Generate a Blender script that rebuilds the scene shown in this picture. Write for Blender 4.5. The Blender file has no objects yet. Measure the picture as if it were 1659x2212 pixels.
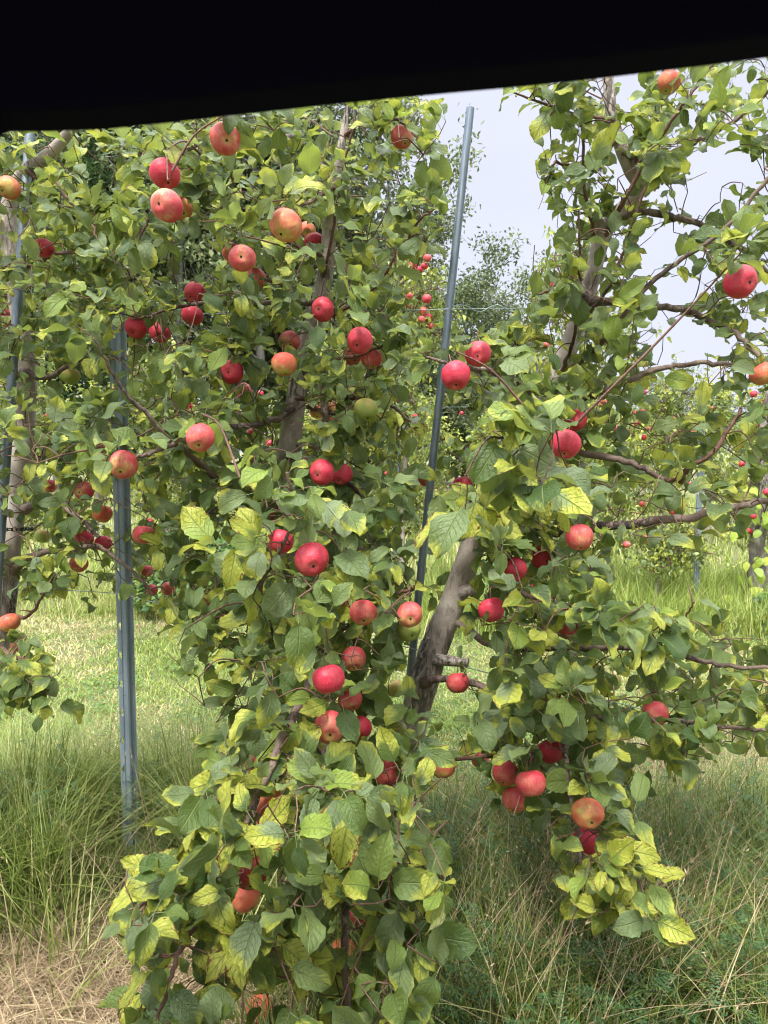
import bpy, math, random
import numpy as np
from mathutils import Vector, Matrix
R = math.radians
rng = np.random.default_rng(7)
random.seed(7)
sc = bpy.context.scene

# ------------------------------------------------------------------ camera
PITCH = R(5.0)
CAM = np.array([0.0, 0.0, 1.62])
F = 1533.7                                   # focal length in units of a 1659 x 2212 picture
cam_d = bpy.data.cameras.new("camera")
cam = bpy.data.objects.new("camera", cam_d)
sc.collection.objects.link(cam)
cam.location = CAM
cam.rotation_euler = (math.pi / 2 - PITCH, 0, 0)
cam_d.sensor_fit = 'VERTICAL'
cam_d.sensor_height = 36
cam_d.lens = 36 * 1533.7 / 2212
cam_d.clip_start = 0.02
cam_d.clip_end = 600
cam_d.dof.use_dof = True
cam_d.dof.focus_distance = 2.2
cam_d.dof.aperture_fstop = 24.96e-3 / 0.0024
sc.cycles.filter_width = 1.1
sc.camera = cam

# ------------------------------------------------------------------ world and sun
SUN_EL, SUN_AZ = R(58), R(205)               # behind the camera, slightly to the left
w = bpy.data.worlds.new("World"); sc.world = w
w.use_nodes = True
nt = w.node_tree; nt.nodes.clear()
def wn(t, **k):
    n = nt.nodes.new(t)
    for a, b in k.items(): setattr(n, a, b)
    return n
out = wn('ShaderNodeOutputWorld'); bgd = wn('ShaderNodeBackground')
sky = wn('ShaderNodeTexSky', sky_type='NISHITA', sun_disc=False)
sky.sun_elevation = SUN_EL; sky.sun_rotation = SUN_AZ; sky.dust_density = 3.0; sky.air_density = 1.0
geo = wn('ShaderNodeTexCoord'); sep = wn('ShaderNodeSeparateXYZ')
nt.links.new(geo.outputs['Generated'], sep.inputs[0])
# overcast layer: pale near the horizon, brighter overhead, faint cloud structure
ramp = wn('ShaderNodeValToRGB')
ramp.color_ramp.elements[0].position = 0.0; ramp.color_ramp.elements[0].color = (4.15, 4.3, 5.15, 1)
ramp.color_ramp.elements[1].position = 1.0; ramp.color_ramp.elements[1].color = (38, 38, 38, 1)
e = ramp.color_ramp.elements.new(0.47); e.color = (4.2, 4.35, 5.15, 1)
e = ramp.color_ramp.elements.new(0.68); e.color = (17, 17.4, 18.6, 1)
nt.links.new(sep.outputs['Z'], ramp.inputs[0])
cn = wn('ShaderNodeTexNoise'); cn.inputs['Scale'].default_value = 2.2; cn.inputs['Detail'].default_value = 4
mp = wn('ShaderNodeMapping'); mp.inputs['Scale'].default_value = (1, 1, 3)
nt.links.new(geo.outputs['Generated'], mp.inputs[0]); nt.links.new(mp.outputs[0], cn.inputs['Vector'])
cr = wn('ShaderNodeMapRange'); cr.inputs[1].default_value = 0.3; cr.inputs[2].default_value = 0.7
cr.inputs[3].default_value = 0.95; cr.inputs[4].default_value = 1.04
nt.links.new(cn.outputs[0], cr.inputs[0])
vm = wn('ShaderNodeVectorMath', operation='SCALE')
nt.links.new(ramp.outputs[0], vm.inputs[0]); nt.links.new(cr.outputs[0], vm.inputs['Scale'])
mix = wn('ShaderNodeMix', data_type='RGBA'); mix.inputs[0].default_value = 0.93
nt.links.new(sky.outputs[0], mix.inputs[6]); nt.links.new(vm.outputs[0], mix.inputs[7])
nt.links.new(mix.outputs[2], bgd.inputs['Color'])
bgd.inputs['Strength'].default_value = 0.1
nt.links.new(bgd.outputs[0], out.inputs[0])

sd = bpy.data.lights.new("sun", 'SUN'); so = bpy.data.objects.new("sun", sd); sc.collection.objects.link(so)
sd.energy = 2.4; sd.angle = R(11); sd.color = (1.0, 0.965, 0.9)
sdir = Vector((math.sin(SUN_AZ) * math.cos(SUN_EL), math.cos(SUN_AZ) * math.cos(SUN_EL), math.sin(SUN_EL)))
so.rotation_euler = sdir.to_track_quat('Z', 'Y').to_euler()
so.location = (0, -5, 12)
sc.view_settings.view_transform = 'Standard'
sc.view_settings.look = 'None'
sc.view_settings.exposure = 1.05
sc.view_settings.gamma = 1

# ------------------------------------------------------------------ picture -> place
fw = np.array([0, math.cos(PITCH), -math.sin(PITCH)]); upv = np.array([0, math.sin(PITCH), math.cos(PITCH)])
rt = np.array([1.0, 0, 0])
def P(x, y, d):
    return CAM + fw * d + rt * ((x - 829.5) / F * d) + upv * ((1106 - y) / F * d)
def Pn(xy, d):
    xy = np.asarray(xy, float); d = np.asarray(d, float)
    return CAM + fw * d[:, None] + rt * ((xy[:, 0] - 829.5) / F * d)[:, None] + upv * ((1106 - xy[:, 1]) / F * d)[:, None]
def proj(p):
    q = np.asarray(p) - CAM
    d = q @ fw
    dd = np.where(np.abs(d) < 1e-4, 1e-4, d)
    return 829.5 + (q @ rt) / dd * F, 1106 - (q @ upv) / dd * F, d
def ground_depth(y):
    a = math.atan((y - 1106) / F) + PITCH
    return CAM[2] / math.tan(a) * math.cos(PITCH) + CAM[2] * math.sin(PITCH)

# ------------------------------------------------------------------ object helpers
def tag(o, label=None, cat=None, group=None, kind=None):
    if label: o['label'] = label
    if cat: o['category'] = cat
    if group: o['group'] = group
    if kind: o['kind'] = kind
    return o
def link(o, parent=None):
    sc.collection.objects.link(o)
    if parent is not None: o.parent = parent
    return o
def empty(name, loc=(0, 0, 0), rz=0):
    o = bpy.data.objects.new(name, None); o.location = loc; o.rotation_euler = (0, 0, rz); o.empty_display_size = .1
    return link(o)

class Acc:
    """collects vertices, quads/triangles and one RGBA value and a UV per vertex"""
    def __init__(s): s.v = []; s.q = []; s.c = []; s.u = []; s.m = []; s.n = 0
    def add(s, v, q, c=None, uv=None, mat=0):
        v = np.asarray(v, np.float32).reshape(-1, 3); q = np.asarray(q, np.int64)
        if q.shape[1] == 3: q = np.concatenate([q, np.full((len(q), 1), -1)], 1)
        s.v.append(v); s.q.append(np.where(q < 0, -1, q + s.n))
        if c is None: c = np.zeros((len(v), 4), np.float32)
        c = np.asarray(c, np.float32)
        if c.ndim == 1: c = np.tile(c, (len(v), 1))
        s.c.append(c)
        s.u.append(np.zeros((len(v), 2), np.float32) if uv is None else np.asarray(uv, np.float32))
        s.m.append(np.full(len(q), mat, np.int32)); s.n += len(v)
    def mesh(s, name, mats, origin=(0, 0, 0), smooth=True):
        v = np.concatenate(s.v) - np.asarray(origin, np.float32); q = np.concatenate(s.q)
        c = np.concatenate(s.c); u = np.concatenate(s.u); m = np.concatenate(s.m)
        me = bpy.data.meshes.new(name)
        cnt = np.where(q[:, 3] < 0, 3, 4).astype(np.int32)
        loops = q.reshape(-1); loops = loops[loops >= 0].astype(np.int32)
        st = np.concatenate([[0], np.cumsum(cnt)[:-1]]).astype(np.int32)
        me.vertices.add(len(v)); me.vertices.foreach_set('co', v.astype(np.float32).ravel())
        me.loops.add(len(loops)); me.loops.foreach_set('vertex_index', loops)
        me.polygons.add(len(q)); me.polygons.foreach_set('loop_start', st); me.polygons.foreach_set('loop_total', cnt)
        me.polygons.foreach_set('material_index', m)
        me.polygons.foreach_set('use_smooth', np.full(len(q), smooth))
        a = me.attributes.new('rnd', 'FLOAT_COLOR', 'POINT'); a.data.foreach_set('color', c.ravel())
        uvl = me.uv_layers.new(name='UVMap'); uvl.data.foreach_set('uv', u[loops].ravel())
        for x in (mats if isinstance(mats, (list, tuple)) else [mats]): me.materials.append(x)
        me.update(calc_edges=True); me.validate()
        return me
    def build(s, name, mats, parent=None, origin=None, smooth=True):
        """origin: world point the vertices are stored relative to (the parent's own place)"""
        if origin is None: origin = tuple(parent.location) if parent is not None else (0, 0, 0)
        return link(bpy.data.objects.new(name, s.mesh(name, mats, origin, smooth)), parent)

def tube(acc, pts, rad, sides=8, c=(0, 0, 0, 0), mat=0, rough=0.0, cap=True):
    pts = np.asarray(pts, float); n = len(pts); rad = np.broadcast_to(np.asarray(rad, float), (n,))
    T = np.gradient(pts, axis=0); T /= np.linalg.norm(T, axis=1)[:, None] + 1e-9
    ref = np.array([0.13, -0.9, 0.4]) if abs(T[0] @ np.array([0.13, -0.9, 0.4])) < .9 else np.array([1., 0, 0])
    a = np.arange(sides) / sides * 2 * math.pi
    V = np.zeros((n, sides, 3)); U = np.zeros((n, sides, 2))
    L = np.concatenate([[0], np.cumsum(np.linalg.norm(np.diff(pts, axis=0), axis=1))])
    x = np.cross(T[0], ref); x /= np.linalg.norm(x)
    for i in range(n):
        x = x - T[i] * (x @ T[i]); x /= np.linalg.norm(x) + 1e-9
        y = np.cross(T[i], x)
        r = rad[i] * (1 + (rng.uniform(-rough, rough, sides) if rough else 0))
        V[i] = pts[i] + (np.cos(a) * r)[:, None] * x + (np.sin(a) * r)[:, None] * y
        U[i, :, 0] = L[i]; U[i, :, 1] = a
    i = np.arange(n - 1)[:, None] * sides; j = np.arange(sides)[None]
    k = (j + 1) % sides
    q = np.stack([i + j, i + k, i + sides + k, i + sides + j], -1).reshape(-1, 4)
    acc.add(V.reshape(-1, 3), q, c, U.reshape(-1, 2), mat)
    if cap:
        for e_, s_ in ((0, -1), (n - 1, 1)):
            vv = np.concatenate([V[e_], pts[e_][None] + T[e_][None] * s_ * rad[e_] * .15])
            t = np.array([[p, (p + 1) % sides, sides] if s_ > 0 else [(p + 1) % sides, p, sides] for p in range(sides)])
            acc.add(vv, t, c, np.zeros((len(vv), 2)), mat)

def spline(pts, m):
    """Catmull-Rom through the points, m samples a span"""
    p = np.asarray(pts, float)
    if len(p) == 2: return p[0] + (p[1] - p[0]) * np.linspace(0, 1, m + 1)[:, None]
    q = np.concatenate([[2 * p[0] - p[1]], p, [2 * p[-1] - p[-2]]]); o = []
    for i in range(1, len(q) - 2):
        t = np.linspace(0, 1, m, endpoint=False)[:, None]
        o.append(.5 * ((2 * q[i]) + (-q[i-1] + q[i+1]) * t + (2*q[i-1] - 5*q[i] + 4*q[i+1] - q[i+2]) * t**2 + (-q[i-1] + 3*q[i] - 3*q[i+1] + q[i+2]) * t**3))
    o.append(p[-1:]); return np.concatenate(o)

# ------------------------------------------------------------------ materials
class NT:
    def __init__(s, name):
        s.m = bpy.data.materials.new(name); s.m.use_nodes = True; s.t = s.m.node_tree; s.t.nodes.clear()
        s.out = s.t.nodes.new('ShaderNodeOutputMaterial')
    def n(s, t, ins=None, **k):
        x = s.t.nodes.new(t)
        for a, b in k.items(): setattr(x, a, b)
        for a, b in (ins or {}).items():
            if isinstance(b, bpy.types.NodeSocket): s.t.links.new(b, x.inputs[a])
            else: x.inputs[a].default_value = b
        return x
    def math(s, op, a, b=0.0, c=0.0, clamp=False):
        return s.n('ShaderNodeMath', {0: a, 1: b, 2: c}, operation=op, use_clamp=clamp).outputs[0]
    def mix(s, f, a, b):
        return s.n('ShaderNodeMix', {0: f, 6: a, 7: b}, data_type='RGBA').outputs[2]
    def rng(s, x, a, b, c=0.0, d=1.0):
        return s.n('ShaderNodeMapRange', {0: x, 1: a, 2: b, 3: c, 4: d}).outputs[0]
    def noise(s, vec, scale, detail=2.0, rough=.5):
        return s.n('ShaderNodeTexNoise', {'Vector': vec, 'Scale': scale, 'Detail': detail, 'Roughness': rough}).outputs[0]
    def attr(s, name):
        return s.n('ShaderNodeAttribute', attribute_name=name)
    def bump(s, h, strength, dist):
        return s.n('ShaderNodeBump', {'Height': h, 'Strength': strength, 'Distance': dist}).outputs[0]
    def done(s, sh):
        s.t.links.new(sh, s.out.inputs[0]); return s.m

def leaf_material(name, veins=True):
    """rnd = (hue, amount of yellow, seed, petiole flag); UV = along, across"""
    k = NT(name)
    a = k.attr('rnd'); sp = k.n('ShaderNodeSeparateColor', {0: a.outputs['Color']})
    hue, yel, seed = sp.outputs[0], sp.outputs[1], sp.outputs[2]; pet = a.outputs['Alpha']
    uv = k.n('ShaderNodeUVMap', uv_map='UVMap'); s2 = k.n('ShaderNodeSeparateXYZ', {0: uv.outputs[0]})
    u, v = s2.outputs[0], s2.outputs[1]; av = k.math('ABSOLUTE', v)
    cv = k.n('ShaderNodeCombineXYZ', {0: k.math('MULTIPLY', u, 2.2), 1: v, 2: k.math('MULTIPLY', seed, 40.0)}).outputs[0]
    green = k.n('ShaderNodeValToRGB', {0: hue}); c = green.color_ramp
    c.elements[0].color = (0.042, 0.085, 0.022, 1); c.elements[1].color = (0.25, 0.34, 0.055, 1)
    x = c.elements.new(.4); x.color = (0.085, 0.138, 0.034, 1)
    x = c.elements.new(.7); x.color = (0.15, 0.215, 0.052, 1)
    ycol = k.n('ShaderNodeValToRGB', {0: k.noise(cv, 3.0, 2)}); c = ycol.color_ramp
    c.elements[0].position = .3; c.elements[0].color = (0.36, 0.41, 0.035, 1); c.elements[1].position = .7; c.elements[1].color = (0.54, 0.54, 0.11, 1)
    # yellow spreads from the tip and the margin inwards, stopping along the veins
    lat = k.math('FRACT', k.math('SUBTRACT', k.math('MULTIPLY', u, 7.0), k.math('MULTIPLY', av, 2.2)))
    n1 = k.noise(cv, .95, 2); sg = k.math('MULTIPLY', v, k.math('SUBTRACT', k.noise(cv, .3, 0), .5))
    f = k.math('ADD', k.math('MULTIPLY', u, .75), k.math('MULTIPLY', av, .10)); f = k.math('ADD', f, sg)
    f = k.math('ADD', f, k.math('MULTIPLY', n1, .85)); f = k.math('ADD', f, k.math('MULTIPLY', lat, .09))
    f = k.math('ADD', f, k.math('MULTIPLY', yel, 1.2))
    f = k.rng(f, 1.42, 1.66)
    pale = k.math('MULTIPLY', k.rng(k.math('FRACT', k.math('MULTIPLY', seed, 7.3)), .4, 1.0, 0, .75), k.rng(k.noise(cv, 2.5, 2), .3, .6, .6, 1))  # pale sky sheen on some leaves, painted into the green colour
    gcol = k.mix(pale, green.outputs[0], (0.26, 0.32, 0.19, 1))
    col = k.mix(f, gcol, ycol.outputs[0])
    if veins:
        mid = k.rng(av, .0, .07, 1, 0)
        lv = k.math('MULTIPLY', k.rng(k.math('ABSOLUTE', k.math('SUBTRACT', lat, .5)), .0, .09, .55, 0), k.rng(av, .95, .6))
        vein = k.math('MAXIMUM', mid, lv)
        col = k.mix(k.math('MULTIPLY', vein, .7), col, (0.34, 0.42, 0.17, 1))
        # brown scorched margin and spots on a few leaves
        n3 = k.noise(cv, 5.5, 4)
        edge = k.math('ADD', k.math('MULTIPLY', av, .5), k.math('MULTIPLY', u, .25))
        br = k.math('ADD', k.math('ADD', edge, k.math('MULTIPLY', n3, 1.1)), k.math('MULTIPLY', yel, .35))
        br = k.rng(br, 1.42, 1.5)
        col = k.mix(br, col, (0.16, 0.055, 0.02, 1))
        n4 = k.noise(cv, 14, 2)
        col = k.mix(k.rng(n4, .35, .65, .0, .22), col, (0.05, 0.10, 0.03, 1))
    if veins:
        vs = k.n('ShaderNodeTexVoronoi', {'Vector': cv, 'Scale': 3.2}).outputs['Distance']
        sm = k.math('MULTIPLY', k.rng(vs, .07, .10, 1, 0), k.rng(k.math('FRACT', k.math('MULTIPLY', seed, 13.7)), .55, .6))
        col = k.mix(sm, col, (0.13, 0.06, 0.025, 1))
    col = k.mix(pet, col, (0.26, 0.30, 0.10, 1))
    g = k.n('ShaderNodeNewGeometry')
    under = k.mix(.55, col, (0.24, 0.30, 0.17, 1))
    col2 = k.mix(g.outputs['Backfacing'], col, under)
    ins = {'Base Color': col2, 'Roughness': k.rng(g.outputs['Backfacing'], 0, 1, .36, .75), 'IOR': 1.42}
    if veins:
        h = k.math('SUBTRACT', k.math('MULTIPLY', k.noise(cv, 7, 3), .8), k.math('MULTIPLY', vein, .6))
        ins['Normal'] = k.bump(h, .9, .005)
    p = k.n('ShaderNodeBsdfPrincipled', ins)
    tr = k.n('ShaderNodeBsdfTranslucent', {'Color': k.mix(.3, col, (0.45, 0.50, 0.05, 1))})
    ms = k.n('ShaderNodeMixShader', {0: .36, 1: p.outputs[0], 2: tr.outputs[0]})
    return k.done(ms.outputs[0])
M_leaf = leaf_material("apple_leaf")
M_leaf_far = leaf_material("far_leaf", False)

def simple_leaf(name, c0, c1, c2, trans=.3, rough=.6):
    k = NT(name); a = k.attr('rnd'); sp = k.n('ShaderNodeSeparateColor', {0: a.outputs['Color']})
    r = k.n('ShaderNodeValToRGB', {0: sp.outputs[0]}); r.color_ramp.elements[0].color = (*c0, 1); r.color_ramp.elements[1].color = (*c2, 1)
    r.color_ramp.elements.new(.55).color = (*c1, 1)
    p = k.n('ShaderNodeBsdfPrincipled', {'Base Color': r.outputs[0], 'Roughness': rough})
    t = k.n('ShaderNodeBsdfTranslucent', {'Color': r.outputs[0]})
    return k.done(k.n('ShaderNodeMixShader', {0: trans, 1: p.outputs[0], 2: t.outputs[0]}).outputs[0])
M_grass = simple_leaf("grass_blade", (.055, .095, .018), (.20, .26, .045), (.56, .48, .24), .25, .5)
M_lawn = simple_leaf("lawn_blade", (.14, .215, .028), (.31, .39, .075), (.68, .55, .32), .25, .6)
M_straw = simple_leaf("dry_straw", (.20, .14, .08), (.38, .28, .16), (.60, .49, .31), .12, .7)
M_vetch = simple_leaf("vetch_leaf", (.035, .085, .03), (.06, .14, .045), (.14, .22, .05), .3, .6)
M_weed = simple_leaf("weed_leaf", (.035, .085, .018), (.075, .16, .03), (.17, .27, .05), .3, .55)
M_vine = simple_leaf("vine_leaf", (.22, .34, .04), (.34, .46, .06), (.48, .55, .09), .35, .5)
M_wood_leaf = simple_leaf("wood_foliage", (.055, .085, .035), (.13, .18, .075), (.28, .30, .13), .25, .7)
M_pine = simple_leaf("pine_needles", (.028, .065, .016), (.055, .11, .028), (.10, .16, .04), .15, .7)

def bark_material(name, c0, c1, c2, lent=True, crack=.5):
    k = NT(name); tc = k.n('ShaderNodeTexCoord').outputs['Object']
    n1 = k.noise(tc, 9, 4, .6)
    r = k.n('ShaderNodeValToRGB', {0: n1}); e = r.color_ramp
    e.elements[0].position = .3; e.elements[0].color = (*c0, 1); e.elements[1].position = .72; e.elements[1].color = (*c2, 1)
    e.elements.new(.5).color = (*c1, 1)
    col = r.outputs[0]
    # lenticels: fine pale flecks lying across the stem
    m = k.n('ShaderNodeMapping', {'Vector': tc, 'Scale': (110, 110, 230)}).outputs[0]
    vo = k.n('ShaderNodeTexVoronoi', {'Vector': m, 'Scale': 1.0}).outputs['Distance']
    fl = k.math('MULTIPLY', k.rng(vo, .16, .26, 1, 0), k.rng(k.noise(tc, 14, 2), .42, .62))
    if lent: col = k.mix(k.math('MULTIPLY', fl, .55), col, (.50, .45, .39, 1))
    # vertical cracks and dark scars in patches
    m2 = k.n('ShaderNodeMapping', {'Vector': tc, 'Scale': (60, 60, 13)}).outputs[0]
    cn_ = k.noise(m2, 1.0, 6, .7)
    patch = k.rng(k.noise(tc, 3.1, 3), .52 - .12 * crack, .66)
    ck = k.math('MULTIPLY', k.rng(cn_, .50, .40), patch)
    col = k.mix(ck, col, (.035, .028, .022, 1))
    h = k.math('SUBTRACT', k.math('ADD', k.math('MULTIPLY', n1, .9), k.math('MULTIPLY', fl, .2)), k.math('MULTIPLY', ck, 1.2))
    h = k.math('ADD', h, k.math('MULTIPLY', k.noise(tc, 160, 3), .2))
    p = k.n('ShaderNodeBsdfPrincipled', {'Base Color': col, 'Roughness': .72, 'Normal': k.bump(h, .9, .012)})
    return k.done(p.outputs[0])
M_bark = bark_material("apple_bark", (.22, .18, .155), (.36, .30, .26), (.52, .46, .41))
M_bark_old = bark_material("weathered_bark", (.13, .115, .10), (.24, .215, .19), (.40, .37, .33), False, 1.4)
M_limb = bark_material("limb_bark", (.085, .055, .042), (.15, .10, .078), (.25, .19, .15), True, .2)
M_twig = bark_material("twig_bark", (.075, .032, .022), (.13, .060, .040), (.19, .11, .075), True, 0)
M_wood_bark = bark_material("grey_branch", (.16, .15, .14), (.28, .265, .25), (.42, .40, .38), False, .3)

def apple_material(name, red, pink, yellow, bias):
    k = NT(name); tc = k.n('ShaderNodeTexCoord'); g = tc.outputs['Generated']
    oi = k.n('ShaderNodeObjectInfo').outputs['Random']
    c = k.n('ShaderNodeVectorMath', {0: g, 1: (-.5, -.5, -.5)}, operation='ADD').outputs[0]
    off = k.n('ShaderNodeCombineXYZ', {0: k.math('MULTIPLY', oi, 37), 1: k.math('MULTIPLY', oi, 91), 2: 0}).outputs[0]
    xyz = k.n('ShaderNodeSeparateXYZ', {0: c})
    x, y, z = xyz.outputs
    # streaks run from stem to calyx: noise over longitude only
    ln = k.math('SQRT', k.math('ADD', k.math('MULTIPLY', x, x), k.math('MULTIPLY', y, y)))
    ln = k.math('MAXIMUM', ln, .05)
    sv = k.n('ShaderNodeCombineXYZ', {0: k.math('DIVIDE', x, ln), 1: k.math('DIVIDE', y, ln), 2: k.math('MULTIPLY', z, .6)}).outputs[0]
    sv = k.n('ShaderNodeVectorMath', {0: sv, 1: off}, operation='ADD').outputs[0]
    st = k.noise(sv, 9, 5, .75)
    cv = k.n('ShaderNodeVectorMath', {0: c, 1: off}, operation='ADD').outputs[0]
    big = k.noise(cv, 1.9, 2)
    f = k.math('ADD', k.math('MULTIPLY', st, .75), k.math('MULTIPLY', big, 1.0))
    f = k.math('ADD', f, k.math('MULTIPLY', z, .35))
    f = k.math('ADD', f, k.rng(k.math('SUBTRACT', k.math('MULTIPLY', ln, 1), 0), .05, .2, -.22, 0))
    f = k.math('ADD', f, bias)
    r = k.n('ShaderNodeValToRGB', {0: k.rng(f, .45, 1.15)}); e = r.color_ramp
    e.elements[0].position = .0; e.elements[0].color = (*yellow, 1); e.elements[1].position = 1; e.elements[1].color = (*red, 1)
    e.elements.new(.30).color = (*pink, 1)
    e.elements.new(.62).color = tuple(.75 * a + .25 * b for a, b in zip(red, pink)) + (1,)
    vo = k.n('ShaderNodeTexVoronoi', {'Vector': cv, 'Scale': 26.0}).outputs['Distance']
    dots = k.rng(vo, .10, .20, .75, 0)
    col = k.mix(dots, r.outputs[0], (.70, .38, .26, 1))
    col = k.mix(k.rng(k.noise(cv, 60, 2), .4, .7, 0, .2), col, (*pink, 1))
    # russet in the two hollows
    p = k.n('ShaderNodeBsdfPrincipled', {'Base Color': col, 'Roughness': k.rng(k.noise(cv, 5, 2), 0.3, .7, .40, .58), 'IOR': 1.4,
            'Normal': k.bump(k.math('ADD', k.noise(cv, 3.0, 2), k.math('MULTIPLY', vo, -.05)), .25, .01)})
    return k.done(p.outputs[0])
A_red = apple_material("apple_skin_red", (.47, .018, .050), (.58, .11, .11), (.55, .42, .11), .22)
A_str = apple_material("apple_skin_striped", (.47, .025, .050), (.58, .17, .12), (.58, .46, .12), .02)
A_pal = apple_material("apple_skin_pale", (.52, .06, .045), (.56, .20, .09), (.50, .42, .11), -.07)
A_grn = apple_material("apple_skin_green", (.36, .18, .05), (.34, .30, .07), (.25, .32, .07), -.3)
APM = {'r': A_red, 's': A_str, 'p': A_pal, 'g': A_grn}
k = NT("calyx_brown"); M_calyx = k.done(k.n('ShaderNodeBsdfPrincipled', {'Base Color': (.02, .014, .008, 1), 'Roughness': .9}).outputs[0])

def metal(name, c0, c1, rough, met=.35, sc_=14, streak=True):
    k = NT(name); tc = k.n('ShaderNodeTexCoord').outputs['Object']
    m = k.n('ShaderNodeMapping', {'Vector': tc, 'Scale': (sc_, sc_, sc_ * (.12 if streak else 1))}).outputs[0]
    n = k.noise(m, 3, 5, .65); n2 = k.noise(tc, 2.3, 3)
    col = k.mix(k.rng(n, .3, .7), (*c0, 1), (*c1, 1))
    col = k.mix(k.rng(n2, .58, .72, 0, .5), col, tuple(.55 * x for x in c0) + (1,))
    sp = k.rng(k.noise(tc, 55, 2), .68, .72)
    col = k.mix(k.math('MULTIPLY', sp, .35), col, (.14, .10, .075, 1))
    return k.done(k.n('ShaderNodeBsdfPrincipled', {'Base Color': col, 'Metallic': met, 'Roughness': k.rng(n, .2, .8, rough - .1, rough + .12),
        'Normal': k.bump(n, .15, .002)}).outputs[0])
M_post = metal("galvanised_post", (.25, .315, .39), (.35, .42, .50), .5, .25)
M_pole = metal("galvanised_tube", (.13, .165, .20), (.24, .285, .33), .38, .55, 20)
M_wire = metal("wire_steel", (.14, .19, .18), (.30, .36, .36), .45, .3)
M_rust = metal("rusty_tube", (.09, .04, .03), (.15, .075, .055), .75, .1)
M_cut = metal("tube_inside", (.10, .06, .035), (.17, .11, .07), .8, .1)
k = NT("chain_plastic"); M_chain = k.done(k.n('ShaderNodeBsdfPrincipled', {'Base Color': (.012, .012, .013, 1), 'Roughness': .45}).outputs[0])
k = NT("canopy_cloth"); tc = k.n('ShaderNodeTexCoord').outputs['Object']
wv = k.noise(tc, 400, 2)
M_cloth = k.done(k.n('ShaderNodeBsdfPrincipled', {'Base Color': (.0022, .0022, .0085, 1), 'Roughness': .95, 'Specular IOR Level': .05, 'Normal': k.bump(wv, .3, .001)}).outputs[0])

k = NT("ground_soil"); tc = k.n('ShaderNodeTexCoord').outputs['Object']
a_ = k.noise(tc, .9, 4); b_ = k.noise(tc, 26, 4, .7); c_ = k.noise(tc, 130, 3, .7)
col = k.mix(k.rng(a_, .4, .62), (.095, .125, .035, 1), (.21, .18, .095, 1))
col = k.mix(k.rng(b_, .35, .7), col, (.13, .19, .045, 1))
col = k.mix(k.rng(c_, .35, .7, 0, .6), col, (.30, .26, .15, 1))
M_ground = k.done(k.n('ShaderNodeBsdfPrincipled', {'Base Color': col, 'Roughness': .95, 'Normal': k.bump(k.math('ADD', b_, c_), .9, .03)}).outputs[0])

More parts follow.
